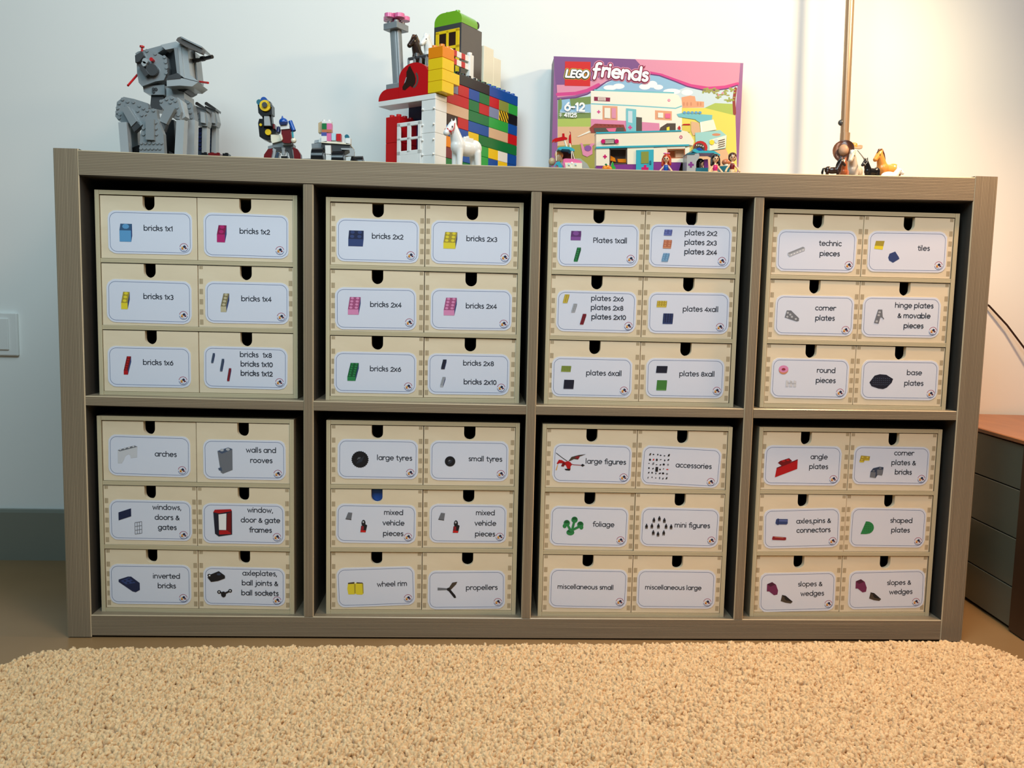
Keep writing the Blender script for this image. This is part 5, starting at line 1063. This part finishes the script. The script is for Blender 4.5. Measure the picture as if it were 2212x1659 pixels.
# pink car, left
car, CO = station('toy_car', 330, .17, 'small pink and turquoise toy car with a rounded roof, left of the toy camper', 'toy vehicle')
pr, cr = tools(car, CO); Yv = .16
pr([(275, 1170), (300, 1165), (400, 1170), (445, 1185), (468, 1205), (470, 1290), (290, 1290), (270, 1230)], Yv, .04, 'pink', 'hood'); pr([(290, 1208), (468, 1212), (468, 1290), (300, 1290)], Yv-.002, .003, 'cream', 'grille')
for (x, w_) in ((322, 16), (392, 16)): pr([(x, 1215), (x+w_, 1217), (x+w_+4, 1237), (x+2, 1235)], Yv-.004, .002, 'aqua', 'headlight')
mb = MB(); p = cp(362, 1215, Yv)-CO; mb.ball((p.x, p.y-.002, p.z), (.0022, .001, .0022), 'white', 8, 6); mb.build('badge', car); pr([(350, 1250), (370, 1250), (370, 1290), (350, 1290)], Yv-.004, .002, 'white', 'tow_piece')
pr([(215, 1058), (240, 1045), (300, 1040), (355, 1050), (390, 1070), (390, 1088), (350, 1085), (335, 1070), (260, 1066), (250, 1078), (215, 1070)], Yv+.004, .03, 'teal', 'roof'); pr([(200, 1090), (280, 1085), (380, 1090), (395, 1170), (280, 1172), (205, 1185)], Yv+.032, .003, 'brown', 'seat_back')
for (a, b_) in (((365, 1088), (385, 1170)), ((355, 1090), (358, 1170))): pr([a, (a[0]+8, a[1]), (b_[0]+8, b_[1]), b_], Yv+.003, .003, 'cream', 'screen_pillar')
pr([(195, 1090), (203, 1090), (205, 1190), (197, 1190)], Yv+.003, .003, 'cream', 'screen_pillar')
pr([(180, 1235), (205, 1200), (235, 1195), (262, 1240), (265, 1290), (235, 1290), (222, 1240), (200, 1225), (180, 1260)], Yv+.004, .012, 'teal', 'fender'); pr([(85, 1290), (100, 1268), (160, 1255), (210, 1290)], Yv+.02, .012, 'darkteal', 'rear_fender', drop=True)
mb = MB(); p = cp(205, 1262, Yv)-CO; mb.cyl((p.x-.004, .004, .009), (p.x+.006, .004, .009), .009, 'black', n=24); mb.build('wheel', car)
# rods, flag and flame on the car roof
for (a, b_) in (((285, 975), (308, 1045)), ((340, 1010), (348, 1050))):
    mb = MB(); mb.cyl(cp(*a, Yv+.01)-CO, cp(*b_, Yv+.01)-CO, .0016, 'cream'); mb.build('mast', car)
pr([(160, 975), (190, 955), (240, 945), (262, 940), (262, 905), (285, 905), (288, 940), (315, 950), (315, 965), (280, 975), (225, 985), (180, 1000), (195, 980), (155, 1000)], Yv+.008, .005, 'red', 'red_dragon_piece' if 0 else 'red_animal_piece'); pr([(332, 1025), (330, 960), (335, 925), (350, 905), (338, 882), (352, 895), (354, 925), (358, 1020)], Yv+.009, .005, 'red', 'red_flame_piece')
mb = MB(); p = cp(240, 1130, Yv)-CO; mb.ball((p.x, .014, p.z), (.007, .006, .010), 'tan', 12, 8); mb.ball((p.x-.012, .012, p.z-.008), (.006, .006, .007), 'tan', 10, 7)
for i in range(7): mb.ball((p.x-.006+.002*i, .010, p.z+.008-.0015*abs(i-3)), (.0018, .002, .004), 'horsetan', 7, 5)
mb.build('shaggy_passenger', car, smooth=True)['label'] = 'shaggy tan toy animal sitting in the car'
# fruit heap
heap, HO = station('toy_vegetables', 740, .165, 'little heap of orange, red and green toy vegetables by the camper', 'toy food'); pr, cr = tools(heap, HO)
mb = MB()
for (x, y, r, m) in ((705, 1268, .0048, 'orange'), (735, 1262, .0046, 'orange'), (760, 1272, .0042, 'orange'), (700, 1288, .004, 'red')):
    p = cp(x, y, .165)-HO; mb.ball(p, r, m, 10, 7)
mb.build('orange_piece', heap, smooth=True); pr([(705, 1225), (718, 1215), (735, 1238), (722, 1243)], .163, .003, 'green', 'stalk'); pr([(770, 1240), (785, 1195), (795, 1215), (800, 1240), (820, 1262), (800, 1290), (775, 1265)], .162, .005, 'brightgreen', 'green_piece'); pr([(620, 1290), (680, 1272), (780, 1278), (830, 1290)], .16, .008, 'red', 'red_piece', drop=True)
# tow car
tow, TO = station('toy_car', 1720, .19, 'turquoise and grey toy tow car with a flat roof, right of the toy camper', 'toy vehicle'); pr, cr = tools(tow, TO); Yt = .18
pr([(1560, 1120), (1680, 1112), (1690, 1150), (1655, 1200), (1650, 1290), (1558, 1290)], Yt, .03, 'lightgrey', 'cabin_side', drop=True); pr([(1562, 1110), (1640, 1108), (1640, 1122), (1560, 1124)], Yt-.001, .03, 'darkteal', 'cabin_trim'); cr(1600, 1230, Yt, 28, 'purple')
pr([(1615, 1075), (1640, 1062), (1680, 1085), (1840, 1085), (1905, 1125), (1900, 1140), (1830, 1108), (1660, 1108), (1620, 1092)], Yt+.002, .035, 'teal', 'roof'); pr([(1635, 1080), (1660, 1060), (1690, 1050), (1730, 1080)], Yt+.005, .01, 'blue', 'light_bar'); pr([(1650, 1262), (1780, 1262), (1780, 1290), (1640, 1290)], Yt, .03, 'darkteal', 'body_side', drop=True); pr([(1900, 1245), (2010, 1240), (2010, 1290), (1880, 1290)], Yt+.004, .03, 'darkteal', 'body_side', drop=True)
pr([(1735, 1175), (1775, 1172), (1782, 1270), (1738, 1270)], Yt+.02, .004, 'purple', 'seat_back')
# dolls
def doll(x, y, Y, hair, hairc, topc, label, turn=0, long=False, face=True, bottom='tan', bow=None, s=1.):
    """head centre at that height; a figure of toy-doll build standing on the shelf"""
    P = cp(x, y, Y); z = top_z(P.x); H = P.z-z; o = thing('toy_doll', (P.x, Y, z), label, 'toy figure', rotz=R(turn))
    hr = .0068*s
    b_ = [('b', (0, 0, H), (hr*.85, hr*.85, hr)), ('c', (0, 0, H-hr), (0, 0, H-hr*1.5), .002, .002)]
    blob('body', b_+[('c', (-.0035, 0, H-hr*1.9), (-.0095, -.003, H-hr*3.0), .0019, .0016), ('c', (-.0095, -.003, H-hr*3.0), (-.0115, -.006, H-hr*3.7), .0017, .0019), ('c', (.0035, 0, H-hr*1.9), (.0095, -.003, H-hr*3.0), .0019, .0016), ('c', (.0095, -.003, H-hr*3.0), (.012, -.006, H-hr*3.7), .0017, .0019),
      ('c', (0, 0, H-hr*1.7), (0, 0, H-hr*2.9), .0032, .0028)], 'skin', o, voxel=.0007)
    mb = MB(); mb.tube([(0, 0, H-hr*1.62), (0, 0, H-hr*2.1), (0, 0, H-hr*2.9), (0, 0, H-hr*3.3)], [.0036, .0048, .0037, .0044], topc, 16); mb.build('top', o, smooth=True)
    mb = MB(); mb.tube([(0, 0, H-hr*3.1), (0, 0, H-hr*3.8), (0, 0, .0)], [.0044, .0052, .0046], bottom, 16); mb.build('trousers', o, smooth=True)
    hs_ = [('b', (0, .0016, H+hr*.32), (hr*1.08, hr*1.02, hr*.95)), ('b', (0, .003, H-hr*.1), (hr*1.05, hr*.75, hr*1.0))]
    if long: hs_ += [('c', (-hr*.85, .001, H), (-hr*1.0, -.0005, H-hr*1.6), .0026, .0022), ('c', (hr*.85, .001, H), (hr*1.0, -.0005, H-hr*1.5), .0026, .0022), ('c', (0, .004, H), (0, .004, H-hr*1.6), .005, .004)]
    blob('hair', hs_, hairc, o, voxel=.0007)
    mb = MB()
    for sx in (-1, 1): mb.ball((sx*hr*.34, -hr*.84, H-hr*.08), (.0011, .0006, .0013), 'black', 8, 6)
    mb.ball((0, -hr*.80, H-hr*.5), (.0013, .0005, .0004), 'rust', 8, 5); mb.ball((0, -hr*.92, H-hr*.25), (.0005, .0006, .0006), 'skin', 6, 5); mb.build('face', o, smooth=True)
    if bow:
        mb = MB(); [mb.ball((sx*.003, 0, H+hr*1.35), (.003, .0015, .0014), bow, 8, 6) for sx in (-1, 1)]; mb.build('bow', o, smooth=True)
    return o
doll(1345, 1168, .165, 0, 'hairred', 'blue', 'toy doll with red hair, a bow and a blue top, before the camper', turn=-20, long=True, bottom='blue', bow='pink')
doll(1855, 1168, .15, 0, 'hairblack', 'magenta', 'toy doll with long dark wavy hair and a magenta top', long=True)
doll(2032, 1152, .15, 0, 'hairbrown', 'darkred', 'toy doll with short brown hair and a dark red shirt by the box corner', turn=-8)
doll(1703, 1215, .205, 0, 'hairblack', 'darkteal', 'toy doll with black hair seated inside the turquoise tow car', turn=60, long=True, bottom='darkteal')
gl, GO = station('toy_mushroom', 1968, .19, 'small toy figure topped by a rust coloured cap between two dolls', 'toy figure'); mb = MB(); p = cp(1968, 1205, .19)-GO
mb.cyl((p.x, 0, 0), (p.x, 0, p.z-.002), .0048, 'cream', n=16); mb.build('stem', gl); mb = MB(); mb.ball((p.x, 0, p.z), (.0085, .006, .006), 'rust'); mb.build('cap', gl, smooth=True)

# ------------------------------------------------------------------ lamp on the shelf
mat('lamp_metal', (176, 146, 116), .3, metal=.35); mat('lamp_shade', (235, 225, 205), .5)
P = at(1826, 300, .30); lz = top_z(P.x+.065)+.0002; PX = P.x
lamp = thing('table_lamp', (PX, .30, lz), 'brass-coloured lamp with a tall thin pole standing on the right of the shelf', 'lamp'); mb = MB()
mb.cyl((0, 0, 0), (0, 0, .012), .062, 'lamp_metal', .058, 40); mb.cyl((0, 0, .012), (0, 0, .02), .03, 'lamp_metal', .02, 30); smooth_sharp(mb.build('base', lamp))
mb = MB(); lean = -.012
mb.tube([(0, 0, .018), (lean*.3, 0, .2), (lean, 0, .62), (lean, -.0, .70), (lean+.03, -.09, .745), (lean+.09, -.24, .75), (lean+.155, -.355, .70)], [.0078]*7, 'lamp_metal', 20); smooth_sharp(mb.build('pole', lamp))
mb = MB(); q = at(1817, 265, .30); mb.ball((q.x-PX, 0, q.z-lz), (.006, .005, .006), 'darkgrey'); mb.build('knob', lamp, smooth=True)
mb = MB(); mb.cyl((-.0008, 0, .02), (-.001, 0, .125), .0092, 'lamp_metal', n=20); smooth_sharp(mb.build('collar', lamp))
mb = MB(); sx, sy, sz = lean+.165, -.37, .60; n = 32; vs = []; pr_ = [(.028, .09), (.075, -.045), (.0735, -.0445), (.0265, .0885)]
Ms = Matrix.Translation((sx-.0, sy, sz)) @ Matrix.Rotation(R(22), 4, 'Y')
for i in range(n):
    t = 2*math.pi*i/n; vs += [Ms @ Vector((r*math.cos(t), r*math.sin(t), z)) for r, z in pr_]
mb.add(vs, [(i*4+j, i*4+(j+1)%4, ((i+1)%n)*4+(j+1)%4, ((i+1)%n)*4+j) for i in range(n) for j in range(4)], 'lamp_shade')
mb.build('shade', lamp, smooth=True)
LAMP_SHADE = Vector((PX+sx, .30+sy, lz+sz))
# cable
mb = MB(); pts = [(1.40, .397, .64), tuple(at(2085, 625, .398)), tuple(at(2137, 661, .396)), tuple(at(2175, 702, .392)), tuple(at(2212, 751, .386)), (1.86, .38, .40), (1.90, .38, .36)]
mb.tube(pts, .0021, 'darkbrown', 8); tag(mb.build('lamp_cable', smooth=True), 'thin dark cable sagging down the wall right of the shelving unit', 'cable')

# ------------------------------------------------------------------ light switch, side chest
P0, P1 = at(35, 676, .397), at(34, 769, .397)
sw = thing('light_switch', (P0.x-.045, .397, (P0.z+P1.z)/2), 'white square wall switch plate at the left edge of the photo', 'switch'); hh = (P0.z-P1.z)/2
mb = MB(); mb.box(-.045, .045, 0, .008, -hh, hh, 'white', .002); mb.build('plate', sw)
mb = MB(); mb.box(-.03, .029, -.0035, .001, -hh+.012, hh-.011, 'white', .0012); mb.build('rocker', sw); mb = MB(); mb.cyl((-.02, -.0042, -.012), (-.02, -.003, -.012), .0018, 'darkgrey'); mb.build('indicator', sw)
grained('side_wood', (176, 112, 70), (150, 92, 56), 14, (3, 1, 1), .35, .5); grained('side_post', (86, 62, 44), (66, 46, 32), 14, (1, 1, .3), .4)
mat('side_drawer', (104, 108, 94), .3, var=.05)
side = thing('low_chest', (1.596, .1986, 0), 'low chest with grey-green drawers, dark posts and orange-brown wooden top at the right edge', 'chest of drawers', rotz=R(-3.66))
SD = .0
mb = MB(); mb.box(-.006, .52, -.215, .205, .3295, .3375, 'side_wood', .0015); mb.build('top', side)
mb = MB(); mb.box(.012, .5, -.16, .195, .012, .3295, 'side_post'); mb.build('carcass', side)
for i, (z0, z1) in enumerate(((.006, .0755), (.0775, .1615), (.1635, .2475), (.2495, .3265))):
    mb = MB(); mb.box(0, .016, -.146, .192, z0, z1, 'side_drawer', .0008); mb.build('drawer', side)
for (x0, y0) in ((-.004, -.195), (.46, -.195)):
    mb = MB(); mb.box(x0, x0+.045, y0, y0+.048, 0, .3295, 'side_post', .003); mb.build('post', side)

# ------------------------------------------------------------------ shaggy rug
rug = thing('shaggy_rug', (.73, -.4, 0), 'thick beige shaggy rug with rounded corners in front of the shelving unit', 'rug'); RO = Vector((.73, -.4, 0))
XA, XB, YB, YF, RC = -.028, 1.500, -.052, -1.05, .085
def back_edge(x): return -.074+.048*(x-XA)/(XB-XA)
def inside(x, y):
    yb = back_edge(x); ok = (x > XA)&(x < XB)&(y < yb)
    for cx in (XA+RC, XB-RC):
        m = ((x < cx) if cx < .5 else (x > cx)) & (y > yb-RC); ok &= ~(m & ((x-cx)**2+(y-(yb-RC))**2 > RC*RC))
    return ok
mb = MB(); out = [(XA+RC-RC*math.cos(R(a)), back_edge(XA)-RC+RC*math.sin(R(a))) for a in range(0, 91, 15)]+[(XB-RC+RC*math.sin(R(a)), back_edge(XB)-RC+RC*math.cos(R(a))) for a in range(0, 91, 15)]+[(XB, YF), (XA, YF)]
n = len(out); out = [((x-.73)*.994+.73, y if y < -1 else y-.006) for x, y in out]
mb.add([(x-RO.x, y-RO.y, .001) for x, y in out]+[(x-RO.x, y-RO.y, .0075) for x, y in out], [tuple(range(n)), tuple(range(2*n-1, n-1, -1))]+[(i, (i+1)%n, n+(i+1)%n, n+i) for i in range(n)], 'rug_backing'); mb.build('backing', rug)
m = bpy.data.materials.new('rug_pile'); m.use_nodes = True; nt = m.node_tree; b = nt.nodes['Principled BSDF']; b.inputs['Roughness'].default_value = .85; b.inputs['Specular IOR Level'].default_value = .2
b.inputs['Sheen Weight'].default_value = .25; b.inputs['Sheen Roughness'].default_value = .5
tc = nt.nodes.new('ShaderNodeTexCoord'); vn = nt.nodes.new('ShaderNodeTexNoise'); vn.inputs['Scale'].default_value = 160; nt.links.new(tc.outputs['Object'], vn.inputs['Vector'])
mx = nt.nodes.new('ShaderNodeMix'); mx.data_type = 'RGBA'; mx.inputs[6].default_value = (*lin((224, 188, 140)), 1); mx.inputs[7].default_value = (*lin((250, 220, 172)), 1)
rg = nt.nodes.new('ShaderNodeMapRange'); rg.inputs[1].default_value = .35; rg.inputs[2].default_value = .65; nt.links.new(vn.outputs['Fac'], rg.inputs[0]); nt.links.new(rg.outputs[0], mx.inputs[0]); nt.links.new(mx.outputs[2], b.inputs['Base Color']); MATS['rug_pile'] = m
def tufts(x0, x1, y0, y1, step, rad, hgt):
    gx, gy = np.meshgrid(np.arange(x0, x1, step), np.arange(y0, y1, step)); X = gx.ravel()+rng.uniform(-.5, .5, gx.size)*step; Y = gy.ravel()+rng.uniform(-.5, .5, gx.size)*step
    k = inside(X, Y); X, Y = X[k], Y[k]; n = len(X)
    edge = np.clip((back_edge(X)-Y)/.03, 0, 1)
    # slow variation leaves hollows and ridges in the pile
    low = np.sin(X*61+1.3*np.sin(Y*47))*np.sin(Y*73+1.7*np.sin(X*39)); low2 = np.sin(X*151+Y*97)*np.sin(Y*173-X*59)
    H = hgt*(.88+.07*low+.09*low2+.13*rng.uniform(-1, 1, n)-.35*(rng.uniform(0, 1, n) > .92)); H *= .75+.25*edge
    ang = rng.uniform(0, 2*np.pi, n); bend = rng.uniform(.05, .4, n)*H; dxx, dyy = np.cos(ang)*bend, np.sin(ang)*bend
    rr = rad*rng.uniform(.75, 1.3, n); L, K = 4, 5
    prof_t = [0., .5, .85, 1.0]; prof_r = [.7, 1.0, 1.1, .65]
    V = np.zeros((n, L*K+1, 3)); th0 = rng.uniform(0, 6.28, n)
    for i in range(L):
        t = prof_t[i]; cx = X+dxx*t*t; cy = Y+dyy*t*t; cz = .002+H*t
        for j in range(K):
            a = th0+2*np.pi*j/K+t*1.5; r = rr*prof_r[i]*(1+.25*np.sin(3*a+th0*3))
            V[:, i*K+j, 0] = cx+r*np.cos(a); V[:, i*K+j, 1] = cy+r*np.sin(a); V[:, i*K+j, 2] = cz
    V[:, L*K, 0] = X+dxx*1.1; V[:, L*K, 1] = Y+dyy*1.1; V[:, L*K, 2] = .002+H*1.04
    V -= np.array([RO.x, RO.y, 0])
    q = np.array([(i*K+j, i*K+(j+1)%K, (i+1)*K+(j+1)%K, (i+1)*K+j) for i in range(L-1) for j in range(K)]); tri = np.array([((L-1)*K+j, (L-1)*K+(j+1)%K, L*K) for j in range(K)])
    off = (np.arange(n)*(L*K+1))[:, None, None]
    Q = (q[None]+off).reshape(-1, 4); T = (tri[None]+off).reshape(-1, 3)
    me = bpy.data.meshes.new('pile'); me.vertices.add(n*(L*K+1)); me.vertices.foreach_set('co', V.reshape(-1))
    nl = Q.size+T.size; me.loops.add(nl); me.loops.foreach_set('vertex_index', np.concatenate([Q.ravel(), T.ravel()]).astype(np.int32))
    me.polygons.add(len(Q)+len(T)); ls = np.concatenate([np.arange(len(Q))*4, len(Q)*4+np.arange(len(T))*3]); me.polygons.foreach_set('loop_start', ls.astype(np.int32)); me.polygons.foreach_set('loop_total', np.concatenate([np.full(len(Q), 4), np.full(len(T), 3)]).astype(np.int32))
    me.polygons.foreach_set('use_smooth', np.ones(len(Q)+len(T), bool)); me.update(calc_edges=True); me.materials.append(MATS['rug_pile'])
    o = bpy.data.objects.new('pile', me); COL.objects.link(o); o.parent = rug; o['kind'] = 'stuff'; return n
nt_ = tufts(XA, XB, -.44, 0., .0034, .0025, .0175)
print('tufts', nt_)
